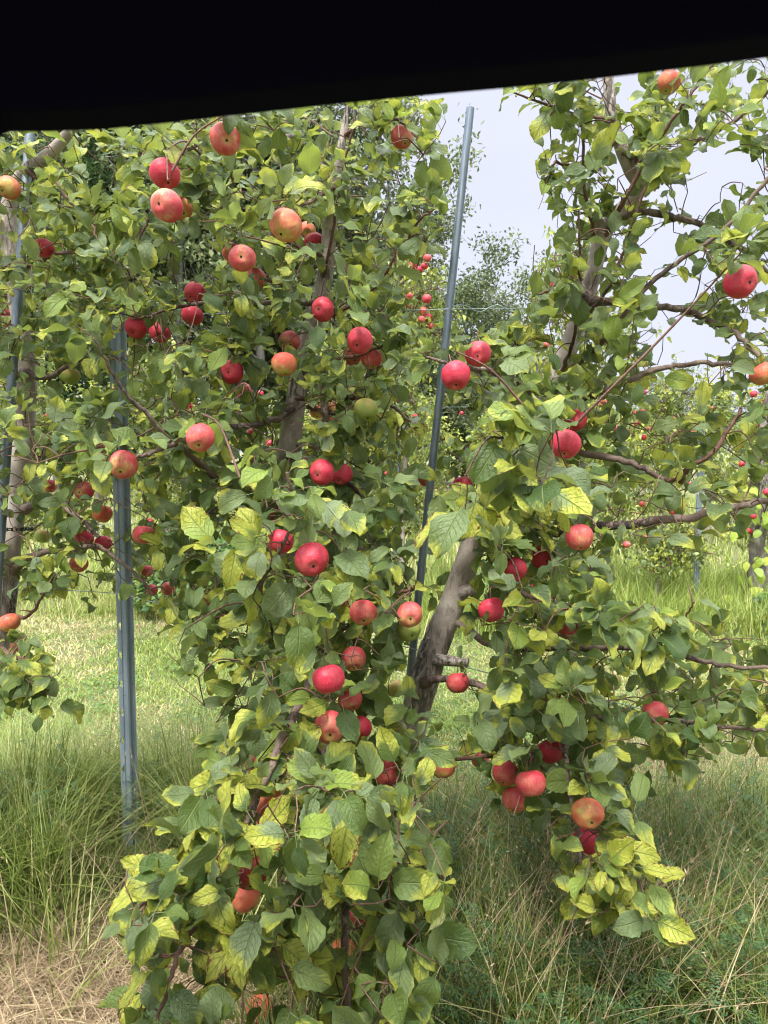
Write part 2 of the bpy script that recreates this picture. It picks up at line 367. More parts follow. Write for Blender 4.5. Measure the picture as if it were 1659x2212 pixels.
# ------------------------------------------------------------------ leaves (vectorised)
def norm(a): return a / (np.linalg.norm(a, axis=-1, keepdims=True) + 1e-9)
def template(nt_, nv):
    t = np.linspace(0, 1, nt_ + 1); s = np.linspace(-1, 1, nv)
    i = np.arange(nt_)[:, None] * nv; j = np.arange(nv - 1)[None]
    q = np.stack([i + j, i + j + 1, i + nv + j + 1, i + nv + j], -1).reshape(-1, 4)
    return t, s, q
def leaves(acc, pos, dirv, nrm, length, width, curl, fold, rnd, nt_=8, nv=5, petiole=.02, serr=.035, mat=0, wave=.12, pw=.0009, shape='apple'):
    """blades with a short petiole: pos = where the petiole starts, dirv = towards the tip, nrm = upper face"""
    N = len(pos)
    if N == 0: return
    D = norm(dirv); S = norm(np.cross(D, nrm)); Nn = np.cross(S, D)
    t, s, q = template(nt_, nv)
    if shape == 'apple':
        w_ = np.sin(np.pi * np.clip(t, 0, 1) ** .9) ** .60 * (1 - .10 * t) ; w_[-1] = 0.02; w_[0] = .10; w_[-2] *= .82
    elif shape == 'heart':
        w_ = np.clip(np.sin(np.pi * (t * .86 + .14)) ** .8 * (1.15 - .3 * t), 0, 2); w_[-1] = .01; w_[0] = .3
    else:
        w_ = np.sin(np.pi * t) ** .7; w_[-1] = .02; w_[0] = .05
    w_ = w_ / w_.max()
    se = np.where(np.arange(nt_ + 1) % 2 == 0, -serr, serr)
    w_ = w_ * (1 + se); 
    L = length[:, None]; K = np.where(np.abs(curl) < .02, .02, curl)[:, None]
    th = K * t[None]
    X = L * np.sin(th) / K; Z = -L * (1 - np.cos(th)) / K             # (N, nt+1)
    ph = rnd[:, 2][:, None, None] * 40
    W = (width[:, None] * w_[None] * .5)[:, :, None] * s[None, None]
    av = np.abs(s)[None, None]
    lift = (width[:, None] * w_[None] * .5)[:, :, None] * (fold[:, None, None] * av) \
         + wave * width[:, None, None] * av ** 2 * np.sin(t[None, :, None] * 9 + ph + np.sign(s)[None, None] * 1.3) * .5
    side_curve = 1 - .12 * av * np.abs(fold[:, None, None])
    # skew so that leaves are never symmetric
    bend = (width[:, None] * .18 * np.sin(ph[:, :, 0] * 3) * t[None] ** 2)[:, :, None]
    cb, sb = np.cos(th)[:, :, None], np.sin(th)[:, :, None]
    base = pos + D * petiole * 1.0
    co = base[:, None, None, :] + D[:, None, None, :] * (X[:, :, None] + lift * sb)[..., None] \
        + Nn[:, None, None, :] * (Z[:, :, None] + lift * cb)[..., None] \
        + S[:, None, None, :] * (W * side_curve + bend)[..., None]
    nvtx = (nt_ + 1) * nv
    Q = (q[None] + (np.arange(N) * nvtx)[:, None, None]).reshape(-1, 4)
    uvt = np.stack(np.broadcast_arrays(t[:, None], s[None]), -1).reshape(1, nvtx, 2)
    U = np.broadcast_to(uvt, (N, nvtx, 2)).reshape(-1, 2)
    C = np.zeros((N, nvtx, 4), np.float32); C[:, :, :3] = rnd[:, None, :3]
    acc.add(co.reshape(-1, 3), Q, C.reshape(-1, 4), U, mat)
    if petiole > 0 and pw > 0:
        a3 = np.array([0, 2.1, 4.2]); r = pw
        off = np.cos(a3)[None, :, None] * S[:, None] * r + np.sin(a3)[None, :, None] * Nn[:, None] * r
        A = pos[:, None] + off; tip = base + D * length[:, None] * .03
        B = tip[:, None] + off * .7
        V = np.concatenate([A, B], 1)
        qq = np.array([[0, 1, 4, 3], [1, 2, 5, 4], [2, 0, 3, 5]])
        Q = (qq[None] + (np.arange(N) * 6)[:, None, None]).reshape(-1, 4)
        C = np.zeros((N, 6, 4), np.float32); C[:, :, :3] = rnd[:, None, :3]; C[:, :, 3] = 1
        acc.add(V.reshape(-1, 3), Q, C.reshape(-1, 4), None, mat)

def in_poly(poly, x, y):
    poly = np.asarray(poly, float); inside = np.zeros(len(x), bool); j = len(poly) - 1
    for i in range(len(poly)):
        xi, yi = poly[i]; xj, yj = poly[j]
        c = ((yi > y) != (yj > y)) & (x < (xj - xi) * (y - yi) / (yj - yi + 1e-12) + xi)
        inside ^= c; j = i
    return inside
def poly_area(p):
    p = np.asarray(p, float); x, y = p[:, 0], p[:, 1]
    return abs(np.dot(x, np.roll(y, 1)) - np.dot(y, np.roll(x, 1))) / 2
def sample_poly(poly, n):
    p = np.asarray(poly, float); lo, hi = p.min(0), p.max(0); o = []
    while sum(map(len, o)) < n:
        c = rng.uniform(lo, hi, (max(64, n * 3), 2)); o.append(c[in_poly(poly, c[:, 0], c[:, 1])])
    return np.concatenate(o)[:n]
# apples: picture x, y, radius, skin, how much the leaves cover it, label
APPLES = [
 (487,300,33,'s',.35,"red striped apple under a broad leaf close below the black canopy edge"),
 (356,376,33,'r',.05,"upper of two big pink apples touching one above the other high past the channel post"),
 (360,444,34,'s',.05,"lower of two big pink apples touching one above the other high past the channel post"),
 (394,452,24,'p',.3,"pale apple hidden behind the lower one of the high touching pair"),
 (617,487,35,'p',.08,"large pale orange pink apple hanging beside the upper part of the middle trunk"),
 (523,557,29,'s',.1,"dark red apple below and left of the large pale orange pink one"),
 (498,545,20,'s',.6,"red apple mostly covered, tucked left of the dark red apple below the pale one"),
 (552,602,22,'s',.7,"striped apple almost hidden in leaves under the dark red apple beside the middle trunk"),
 (18,406,25,'p',.05,"pale orange apple at the picture's edge beside the bent upper trunk"),
 (94,536,21,'r',.35,"red apple behind an upright leaf near the leaning tube of the leftmost tree"),
 (421,633,24,'r',.15,"upper of two dark red apples above the top wire, each with a leaf on it"),
 (415,681,23,'r',.15,"dark red apple hanging across the top wire"),
 (293,708,24,'r',.05,"left one of two red apples side by side below the wire near the channel post"),
 (345,718,23,'r',.05,"right one of two red apples side by side below the wire near the channel post"),
 (869,296,25,'s',.2,"solitary red apple on the twig that reaches out against the sky beside the tube's top"),
 (678,524,22,'r',.4,"red apple partly behind the upper middle trunk"),
 (664,497,18,'p',.5,"orange apple behind leaves just above the apple at the upper middle trunk"),
 (500,803,26,'r',.1,"pink red apple above a smaller one, left of the middle trunk at half height"),
 (526,845,18,'s',.3,"small streaky apple under the pink red one left of the middle trunk"),
 (626,738,23,'s',.2,"streaky red apple in front of the middle trunk, topmost of the two there"),
 (614,787,27,'p',.2,"red and yellow apple in front of the middle trunk, lower of the two there"),
 (697,668,26,'r',.25,"bright red apple just below the bare grey stretch of the middle trunk"),
 (777,736,29,'r',.2,"bright red apple topmost of the group of three to the side of the middle trunk"),
 (762,768,22,'s',.45,"shaded red apple at the back of the group of three beside the middle trunk"),
 (803,776,23,'s',.25,"striped orange red apple lowest of the group of three beside the middle trunk"),
 (985,812,32,'r',.0,"round glossy red apple hanging against the leaning grey tube, calyx facing out"),
 (1032,765,28,'r',.15,"dark red apple with a leaf over it, behind the glossy one at the leaning tube"),
 (790,885,26,'g',.15,"green unripe apple hanging in shade beneath the middle tree's dark branch"),
 (708,880,17,'p',.3,"small pink apple in the shade left of the green unripe one"),
 (685,890,16,'p',.4,"small apple behind the curved dark branch of the middle tree"),
 (432,946,31,'s',.08,"red speckled apple with two yellow leaves on top, between channel post and middle trunk"),
 (266,1004,31,'s',.03,"red speckled apple hanging in front of the channel post"),
 (181,1060,21,'s',.1,"streaky red apple between the leftmost trunk and the channel post, topmost there"),
 (196,1048,0,'s',.1,""),
 (695,1020,28,'r',.05,"round red apple of a touching pair in front of the middle tree's centre"),
 (737,1025,24,'r',.25,"half hidden red apple of a touching pair in front of the middle tree's centre"),
 (221,1110,21,'p',.2,"pink and green apple touching the side of the channel post"),
 (310,1155,23,'s',.1,"dull red apple just beyond the channel post at its notches"),
 (181,1163,20,'r',.3,"red apple with a dark leaf before it, left of the pair at the channel post"),
 (223,1174,18,'r',.1,"bright red apple with its stem hollow showing, against the channel post"),
 (170,1218,19,'s',.35,"red apple behind yellow leaves, lowest of those between leftmost trunk and post"),
 (92,1158,17,'g',.2,"green and russet apple close to the chain on the leftmost trunk"),
 (108,1050,15,'s',.45,"red apple half hidden behind leaves near the leftmost trunk"),
 (318,1234,13,'s',.15,"small striped apple above the cluster of two beyond the channel post"),
 (363,1272,15,'s',.05,"small pink apple of the cluster of two hanging low beyond the channel post"),
 (328,1275,13,'s',.3,"small shaded apple of the cluster of two hanging low beyond the channel post"),
 (606,1170,29,'r',.15,"speckled red apple just above and left of the largest bright red one"),
 (674,1209,37,'r',.03,"large bright red apple with its calyx facing out, low in front of the middle tree"),
 (590,1106,22,'r',.35,"red apple behind a mottled leaf above the speckled one"),
 (785,1324,29,'s',.03,"red apple with a calyx dot beside the double apple at the fork of the trees"),
 (885,1328,28,'s',.08,"orange red apple on top of a paler one beside the leaning trunk"),
 (884,1362,25,'g',.1,"greenish orange apple beneath the orange red one beside the leaning trunk"),
 (764,1423,28,'s',.08,"striped apple behind and above the big red one low in the middle tree"),
 (710,1467,36,'r',.0,"big red apple in front of a striped one low in the middle tree"),
 (757,1512,26,'s',.3,"shaded streaky apple under the big red one low in the middle tree"),
 (712,1571,35,'s',.0,"big pink streaked apple hanging alone beneath the big red one"),
 (778,1572,26,'r',.4,"red apple split by a half yellow leaf next to the pink streaked one"),
 (851,1487,19,'g',.08,"small yellow green apple near the foot of the leaning trunk"),
 (834,1668,29,'s',.05,"red apple with a thin twig in front, low at the middle of the picture"),
 (958,1657,27,'p',.1,"red and green apple just above the dark tall grass"),
 (1038,1640,20,'s',.5,"striped apple half hidden behind leaves above the dark grass"),
 (1092,1670,28,'s',.05,"left apple of the bunch of three touching red apples low under the leaning tree"),
 (1147,1692,32,'s',.0,"largest apple of the bunch of three touching red apples low under the leaning tree"),
 (1112,1728,28,'s',.0,"lowest apple of the bunch of three touching red apples low under the leaning tree"),
 (1190,1622,28,'r',.35,"red apple behind a green leaf above the bunch of three"),
 (1222,960,33,'r',.2,"dark red apple beside the drooping pale leaf cluster"),
 (1242,908,24,'r',.45,"bright red apple half covered above the dark one by the drooping leaf cluster"),
 (1252,1161,30,'s',.12,"red streaked apple with a yellow leaf over its shoulder, below the drooping leaf cluster"),
 (1173,1203,26,'r',.3,"pink red apple peeping from leaves, upper of two beside the leaning trunk"),
 (1113,1230,26,'r',.3,"red apple beside the leaning trunk, lower of two peeping from leaves"),
 (1062,1318,29,'r',.3,"red apple directly behind the cut stub of the leaning trunk"),
 (989,1475,25,'s',.12,"striped red apple under the thin limb at the foot of the leaning trunk"),
 (1417,1542,27,'s',.2,"red apple crossed by a twig on the far spreading low branch"),
 (1322,1474,20,'g',.3,"pale yellow apple peeping above leaves on the low spreading branch"),
 (1212,1530,24,'p',.45,"orange apple behind a mottled leaf on the low drooping branch"),
 (1268,1815,29,'r',.25,"red apple at the middle of the drooping twig over the tall grass"),
 (1270,1758,34,'p',.4,"orange apple behind a large yellow edged leaf on the drooping twig"),
 (1228,1360,24,'s',.45,"dark red apple deep in the leaves of the leaning tree's lower crown"),
 (1165,1272,20,'r',.6,"bright red apple almost hidden in the leaning tree's lower crown"),
 (1600,608,35,'r',.12,"big dark red apple high on the branch that leaves the picture"),
 (1648,808,26,'p',.2,"orange apple under yellow leaves at the picture's far edge"),
 (1445,178,24,'p',.35,"orange apple touching the canopy edge high in the leaning tree"),
 (1000,1046,21,'r',.45,"pink red apple behind the yellow leaves left of the drooping cluster"),
 (920,1032,20,'s',.2,"shaded red apple behind the leaning grey tube"),
 (540,1885,38,'s',.12,"large red apple, upper one of the touching pair at the lowest branches"),
 (533,1940,31,'p',.15,"orange apple, lower one of the touching pair at the lowest branches"),
 (512,1968,24,'g',.3,"russet green apple beneath the touching pair at the lowest branches"),
 (577,1738,35,'p',.35,"orange brown apple half hidden above the lowest large pair"),
 (582,1772,30,'p',.5,"dull orange apple under the half hidden orange brown one"),
 (778,1975,25,'r',.3,"bright red apple behind long leaves in the lowest middle foliage"),
 (733,2008,24,'s',.35,"streaky red apple beside the lowest vertical twig"),
 (742,2052,26,'p',.5,"dull apple behind the lowest vertical twig"),
 (20,1345,22,'p',.35,"yellow orange apple on the low bough at the picture's edge"),
 (22,1395,20,'s',.45,"pink apple under the yellow orange one on the low bough"),
 (15,688,20,'r',.4,"red apple at the picture's edge left of the leftmost trunk"),
 (150,810,22,'g',.35,"green apple in the shade right of the leftmost trunk"),
 (545,1648,18,'r',.6,"bright red apple just glimpsed behind leaves in the low middle foliage"),
 (549,940,17,'r',.5,"red apple glimpsed behind leaves beside the middle trunk"),
 (445,1300,16,'r',.5,"red apple glimpsed at the side of the lower foliage near the sagging wire"),
 (736,1300,18,'p',.5,"orange red apple glimpsed behind leaves above the calyx dotted one"),
 (1082,1062,0,'r',.5,""),
 (571,489,10,'g',.1,"tiny green unripe apple next to the large pale orange pink one"),
 (1241,1862,10,'g',.1,"tiny green unripe apple on the drooping twig over the tall grass"),
 (217,900,0,'r',.6,""),
 (213,965,18,'p',.5,"shaded orange apple behind leaves left of the channel post"),
 (560,805,0,'r',.4,""),
]
APPLES = [a for a in APPLES if a[2] > 0]
FALLEN = (561,2187,27)

FAR_APPLES = [(905,583,9),(893,573,9),(917,575,8),(923,558,9),(901,553,8),(884,639,8),(922,646,10),(887,660,9),(914,672,9),(925,686,9),
 (931,706,9),(911,690,8),(1190,618,8),(1185,656,9),(1226,668,7),(1168,657,7),(1285,771,9),(1305,873,10),(905,930,9),(1395,1165,9),
 (1444,825,7),(1375,838,6),(1393,836,7),(1391,848,6),(1388,890,6),(1374,893,6),(1376,915,7),(1390,945,7),(1605,961,7),(1603,1003,7),(1603,1021,6),
 (1455,1106,7),(1180,745,7),(1120,858,8),(930,1052,7),(1655,866,7),(1330,925,6),(1655,1035,6)]

TRUNKS = {
 'A': dict(pts=[(-40,1620,2.75),(-15,1440,2.75),(8,1290,2.72),(22,1180,2.7),(36,1060,2.7),(52,940,2.7),(58,840,2.7),(48,720,2.7),(28,600,2.7),(18,500,2.7),(22,430,2.68),(52,375,2.62),(100,338,2.55),(140,297,2.5),(175,245,2.46)],
           r=[.06,.055,.048,.042,.041,.038,.037,.033,.031,.033,.028,.025,.023,.020,.014]),
 'B': dict(pts=[(695,1880,2.62),(685,1700,2.62),(676,1560,2.6),(662,1450,2.6),(640,1330,2.6),(618,1180,2.6),(615,1050,2.6),(628,950,2.6),(638,870,2.6),(660,760,2.6),(690,660,2.58),(702,600,2.57),(712,500,2.55),(718,430,2.53),(735,330,2.5),(752,230,2.48)],
           r=[.07,.062,.055,.052,.05,.046,.044,.042,.040,.038,.033,.031,.027,.022,.015,.010]),
 'C': dict(pts=[(850,1900,2.6),(868,1720,2.55),(893,1560,2.5),(935,1410,2.45),(975,1310,2.42),(1005,1225,2.4),(1045,1120,2.42),(1090,1020,2.46),(1150,900,2.5),(1215,780,2.55),(1262,660,2.55),(1284,580,2.52),(1303,505,2.5),(1340,455,2.48),(1380,408,2.46),(1366,372,2.45),(1342,318,2.44),(1322,250,2.43),(1314,170,2.42),(1310,90,2.4)],
           r=[.075,.066,.060,.056,.054,.051,.049,.047,.044,.040,.035,.034,.036,.030,.028,.029,.026,.024,.022,.018]),
}
# limbs: tree, [(x, y, depth)...], start radius, end radius, leaf density along it (leaves a metre)
LIMBS = [
 ('A',[(48,800,2.68),(95,815,2.6),(150,790,2.5),(190,770,2.4)],.012,.006,25),
 ('A',[(55,1100,2.68),(90,1085,2.6),(125,1080,2.5),(170,1120,2.4),(215,1160,2.35)],.017,.006,25),
 ('A',[(25,1240,2.7),(70,1200,2.6),(130,1190,2.5),(200,1180,2.5),(245,1200,2.5),(290,1240,2.5),(330,1285,2.5)],.013,.004,18),
 ('A',[(35,600,2.68),(95,560,2.6),(150,545,2.5),(230,565,2.4)],.009,.004,30),
 ('A',[(60,370,2.58),(110,420,2.6),(160,470,2.7),(200,500,2.8)],.008,.003,30),
 ('A',[(10,1330,2.7),(60,1330,2.5),(90,1290,2.3),(120,1240,2.2)],.008,.003,20),
 ('A',[(0,1400,2.6),(30,1420,2.2),(70,1430,2.0),(110,1470,1.9)],.009,.003,45),
 ('A',[(100,335,2.5),(140,420,2.4),(190,470,2.35),(210,520,2.3)],.006,.003,40),
 ('B',[(632,880,2.58),(600,905,2.45),(553,917,2.3),(487,925,2.1),(430,935,2.0),(362,965,1.95),(306,985,1.9),(270,990,1.88)],.012,.004,12),
 ('B',[(620,1170,2.58),(553,1110,2.4),(480,1045,2.2),(420,990,2.1),(353,940,2.0),(326,902,1.95),(280,860,1.9),(240,800,1.85),(205,735,1.8)],.013,.003,16),
 ('B',[(690,655,2.56),(620,652,2.5),(560,656,2.4),(507,655,2.3),(437,654,2.2),(400,660,2.15)],.010,.004,18),
 ('B',[(437,654,2.2),(380,665,2.2),(330,680,2.2),(290,690,2.2)],.005,.003,18),
 ('B',[(702,565,2.56),(658,588,2.5),(617,612,2.45),(560,600,2.4)],.011,.005,18),
 ('B',[(708,560,2.56),(680,545,2.5),(650,533,2.4),(590,513,2.25)],.008,.004,16),
 ('B',[(715,450,2.54),(724,408,2.4),(690,425,2.3),(655,442,2.2),(600,450,2.1)],.009,.004,18),
 ('B',[(725,400,2.54),(640,300,2.5),(600,305,2.4),(520,320,2.3),(450,310,2.2),(415,320,2.15),(370,345,2.1)],.011,.004,18),
 ('B',[(560,480,2.4),(480,430,2.3),(400,400,2.2),(345,420,2.1),(322,470,2.0),(300,520,2.0)],.007,.003,25),
 ('B',[(740,300,2.5),(800,245,2.4),(840,255,2.35),(880,275,2.3),(920,320,2.25)],.007,.003,22),
 ('B',[(700,600,2.55),(722,480,2.45),(743,363,2.35),(770,240,2.3)],.006,.003,28),
 ('B',[(700,690,2.56),(760,660,2.4),(797,636,2.3),(853,556,2.2),(903,479,2.15),(935,455,2.12)],.007,.003,24),
 ('B',[(735,560,2.5),(770,613,2.35),(805,650,2.25),(835,690,2.2)],.006,.003,20),
 ('B',[(660,800,2.58),(697,850,2.5),(703,906,2.4),(716,925,2.35)],.016,.010,8),
 ('B',[(665,880,2.55),(713,892,2.45),(760,915,2.4),(786,912,2.35)],.007,.004,15),
 ('B',[(625,985,2.56),(700,1000,2.4),(750,1040,2.35),(775,1065,2.3),(793,1089,2.3),(830,1109,2.3),(862,1126,2.3)],.011,.006,10),
 ('B',[(670,780,2.55),(760,770,2.4),(830,745,2.3),(880,700,2.3)],.008,.003,22),
 ('B',[(640,860,2.55),(750,860,2.4),(850,880,2.35),(900,930,2.3)],.008,.003,22),
 ('B',[(618,1130,2.55),(700,1150,2.4),(790,1190,2.3),(860,1240,2.2)],.010,.004,22),
 ('B',[(640,1330,2.57),(700,1250,2.2),(680,1170,1.9),(640,1090,1.75),(620,1020,1.7)],.010,.003,25),
 ('B',[(662,1450,2.57),(600,1380,2.2),(560,1290,1.8),(590,1210,1.6),(640,1120,1.55)],.010,.003,22),
 ('B',[(640,1350,2.57),(560,1330,2.3),(480,1330,2.1),(400,1350,2.0)],.008,.003,25),
 ('B',[(668,1520,2.57),(690,1440,2.1),(665,1475,1.85),(633,1553,1.7),(606,1605,1.6),(586,1655,1.55),(545,1740,1.5),(507,1840,1.48),(480,1905,1.46),(462,1950,1.45),(523,2024,1.42),(560,2060,1.4)],.014,.004,14),
 ('B',[(680,1600,2.57),(720,1560,2.1),(700,1640,1.75),(720,1710,1.5),(740,1770,1.42),(790,1830,1.4),(820,1880,1.4)],.011,.003,20),
 ('B',[(690,1700,2.57),(740,1750,2.0),(745,1870,1.65),(743,2000,1.5),(746,2090,1.45),(755,2200,1.4),(760,2280,1.4)],.011,.005,20),
 ('B',[(590,1650,1.56),(500,1700,1.5),(440,1770,1.5),(420,1850,1.5)],.007,.003,25),
 ('B',[(462,1950,1.45),(400,2030,1.35),(370,2110,1.3),(340,2200,1.28)],.007,.003,25),
 ('B',[(507,1840,1.48),(400,1900,1.4),(340,1930,1.35),(300,1960,1.35)],.006,.003,22),
 ('B',[(745,1780,1.7),(850,1720,1.6),(900,1800,1.55),(920,1900,1.5)],.006,.003,25),
 ('B',[(690,1640,2.57),(780,1600,2.2),(840,1660,2.0),(845,1720,1.9)],.007,.003,18),
 ('B',[(655,1400,2.57),(760,1350,2.3),(840,1290,2.1),(900,1270,2.0)],.009,.004,20),
 ('C',[(1262,650,2.53),(1359,654,2.45),(1410,660,2.4),(1473,668,2.35),(1540,697,2.3),(1590,723,2.25),(1640,770,2.2),(1680,810,2.15)],.014,.007,14),
 ('C',[(1306,501,2.49),(1345,470,2.45),(1393,457,2.4),(1450,468,2.35),(1500,480,2.3),(1560,510,2.25),(1600,535,2.2),(1640,570,2.2),(1700,620,2.1)],.014,.006,14),
 ('C',[(1180,850,2.5),(1262,859,2.4),(1306,845,2.35),(1390,809,2.3),(1430,795,2.28),(1474,789,2.25),(1540,784,2.2),(1627,800,2.15),(1680,815,2.1)],.012,.006,16),
 ('C',[(1150,900,2.48),(1200,940,2.4),(1253,975,2.3),(1340,992,2.25),(1385,1010,2.2),(1433,1036,2.2)],.014,.008,14),
 ('C',[(1050,1120,2.42),(1180,1150,2.3),(1320,1135,2.2),(1405,1126,2.15),(1472,1120,2.1),(1570,1100,2.1),(1659,1080,2.1),(1720,1065,2.1)],.016,.009,12),
 ('C',[(1470,1040,2.2),(1486,1012,2.15),(1540,976,2.1),(1592,902,2.1),(1600,880,2.1)],.008,.005,14),
 ('C',[(1433,1036,2.2),(1450,1038,2.2),(1486,1012,2.15)],.007,.006,6),
 ('C',[(1230,800,2.52),(1275,760,2.4),(1313,729,2.3),(1390,629,2.2),(1473,560,2.15),(1566,494,2.1),(1659,388,2.05),(1700,340,2.0)],.010,.005,22),
 ('C',[(1300,520,2.48),(1360,411,2.35),(1400,340,2.3),(1440,275,2.25),(1500,195,2.2),(1540,140,2.2)],.009,.004,26),
 ('C',[(1270,680,2.5),(1313,625,2.35),(1340,560,2.3),(1360,509,2.25),(1390,415,2.2),(1400,380,2.2)],.007,.003,22),
 ('C',[(1215,800,2.5),(1240,729,2.3),(1250,650,2.2),(1253,575,2.15),(1250,453,2.1)],.007,.003,22),
 ('C',[(1285,520,2.5),(1263,405,2.3),(1257,275,2.25),(1257,150,2.2)],.007,.003,20),
 ('C',[(1345,330,2.43),(1400,350,2.4),(1486,312,2.35),(1540,290,2.3),(1616,236,2.25),(1680,180,2.2)],.010,.005,22),
 ('C',[(1325,260,2.42),(1250,250,2.35),(1180,225,2.3),(1110,200,2.25)],.007,.003,26),
 ('C',[(1340,300,2.43),(1260,360,2.35),(1200,350,2.3),(1180,400,2.25)],.006,.003,26),
 ('C',[(1262,640,2.52),(1220,610,2.4),(1180,630,2.3),(1150,640,2.3)],.006,.003,22),
 ('C',[(1140,850,2.5),(1100,817,2.3),(1060,803,2.15),(1020,797,2.05),(990,790,1.98),(963,785,1.98),(920,772,1.97)],.010,.004,16),
 ('C',[(1140,850,2.5),(1135,790,2.4),(1120,750,2.3),(1100,720,2.3)],.007,.003,20),
 ('C',[(915,1480,2.42),(935,1468,2.36),(953,1468,2.34),(1020,1475,2.3),(1070,1495,2.25),(1140,1510,2.15),(1223,1525,2.0),(1223,1643,1.85),(1232,1726,1.8),(1253,1763,1.78),(1250,1850,1.75),(1270,1900,1.72),(1316,1938,1.7)],.014,.003,12),
 ('C',[(965,1330,2.42),(1060,1390,2.35),(1140,1402,2.25),(1220,1400,2.2),(1300,1400,2.1),(1416,1402,2.05),(1523,1430,2.0),(1600,1440,1.95),(1680,1440,1.9)],.013,.005,14),
 ('C',[(1070,1495,2.25),(1150,1530,2.2),(1230,1540,2.1),(1300,1550,2.05),(1383,1556,2.0),(1440,1555,1.95),(1500,1560,1.9),(1600,1572,1.85),(1690,1585,1.8)],.010,.004,16),
 ('C',[(940,1640,2.5),(1010,1640,2.3),(1080,1630,2.1),(1150,1640,2.0),(1200,1700,1.95)],.008,.003,18),
 ('C',[(1020,1200,2.4),(1090,1260,2.2),(1150,1290,2.0),(1210,1300,1.9),(1290,1330,1.8)],.010,.003,24),
 ('C',[(1060,1110,2.42),(1080,1080,2.0),(1100,1030,1.6),(1120,970,1.35),(1140,930,1.28)],.009,.004,12),
 ('C',[(1416,1402,2.05),(1440,1370,2.0),(1480,1330,1.95),(1500,1300,1.9)],.005,.002,30),
]
# crown regions: tree, polygon, nearest and farthest depth, layers of leaves, leaf length, yellowness, darkness shift
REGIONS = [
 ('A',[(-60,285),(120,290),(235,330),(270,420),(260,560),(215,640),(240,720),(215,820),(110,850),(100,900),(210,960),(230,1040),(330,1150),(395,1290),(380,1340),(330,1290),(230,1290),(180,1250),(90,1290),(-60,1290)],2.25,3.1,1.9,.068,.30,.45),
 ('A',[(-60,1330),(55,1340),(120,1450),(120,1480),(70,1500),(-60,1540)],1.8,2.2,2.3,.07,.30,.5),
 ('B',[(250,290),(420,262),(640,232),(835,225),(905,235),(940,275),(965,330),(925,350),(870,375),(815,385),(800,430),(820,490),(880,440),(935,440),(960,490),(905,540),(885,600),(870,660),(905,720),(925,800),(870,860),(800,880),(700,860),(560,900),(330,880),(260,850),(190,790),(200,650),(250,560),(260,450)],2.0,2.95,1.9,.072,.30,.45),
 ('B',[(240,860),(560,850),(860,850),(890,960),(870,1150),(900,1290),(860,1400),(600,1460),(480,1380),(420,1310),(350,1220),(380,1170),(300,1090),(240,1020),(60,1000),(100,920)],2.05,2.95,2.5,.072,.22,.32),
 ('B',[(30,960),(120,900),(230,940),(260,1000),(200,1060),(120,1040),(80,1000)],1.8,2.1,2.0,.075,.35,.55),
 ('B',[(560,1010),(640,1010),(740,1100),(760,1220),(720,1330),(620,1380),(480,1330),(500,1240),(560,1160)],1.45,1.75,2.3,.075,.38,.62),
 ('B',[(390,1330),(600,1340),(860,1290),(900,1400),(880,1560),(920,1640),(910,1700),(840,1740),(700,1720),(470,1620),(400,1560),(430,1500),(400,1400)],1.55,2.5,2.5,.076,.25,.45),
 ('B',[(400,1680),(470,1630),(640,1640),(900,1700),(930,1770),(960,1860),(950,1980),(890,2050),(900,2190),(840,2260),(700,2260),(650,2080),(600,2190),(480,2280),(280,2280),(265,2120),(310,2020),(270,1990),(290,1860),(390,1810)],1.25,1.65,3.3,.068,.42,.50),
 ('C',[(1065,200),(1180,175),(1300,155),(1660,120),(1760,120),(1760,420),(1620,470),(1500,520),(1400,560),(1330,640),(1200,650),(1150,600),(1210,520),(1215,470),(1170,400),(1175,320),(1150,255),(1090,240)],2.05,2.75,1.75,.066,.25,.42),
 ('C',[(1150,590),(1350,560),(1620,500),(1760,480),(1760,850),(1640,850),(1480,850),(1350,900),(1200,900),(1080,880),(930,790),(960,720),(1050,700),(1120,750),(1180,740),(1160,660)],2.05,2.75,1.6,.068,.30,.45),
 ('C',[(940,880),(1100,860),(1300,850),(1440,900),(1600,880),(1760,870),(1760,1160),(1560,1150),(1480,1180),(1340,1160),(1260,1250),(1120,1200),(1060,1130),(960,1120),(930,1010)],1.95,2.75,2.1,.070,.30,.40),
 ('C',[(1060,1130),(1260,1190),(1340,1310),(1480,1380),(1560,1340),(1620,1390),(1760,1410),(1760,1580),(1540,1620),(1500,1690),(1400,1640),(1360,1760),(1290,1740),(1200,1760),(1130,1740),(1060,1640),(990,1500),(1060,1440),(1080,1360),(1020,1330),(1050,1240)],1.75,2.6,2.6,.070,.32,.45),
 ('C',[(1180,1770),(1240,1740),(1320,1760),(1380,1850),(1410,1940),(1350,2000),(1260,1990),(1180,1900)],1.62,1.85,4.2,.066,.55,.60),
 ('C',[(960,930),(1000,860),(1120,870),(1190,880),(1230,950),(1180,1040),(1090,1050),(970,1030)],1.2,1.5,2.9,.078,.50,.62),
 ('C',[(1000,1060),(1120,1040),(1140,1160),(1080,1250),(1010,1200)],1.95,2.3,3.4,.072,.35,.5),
 ('C',[(930,1590),(1010,1600),(1080,1660),(1060,1700),(960,1690)],2.1,2.5,1.3,.06,.15,.35),
]
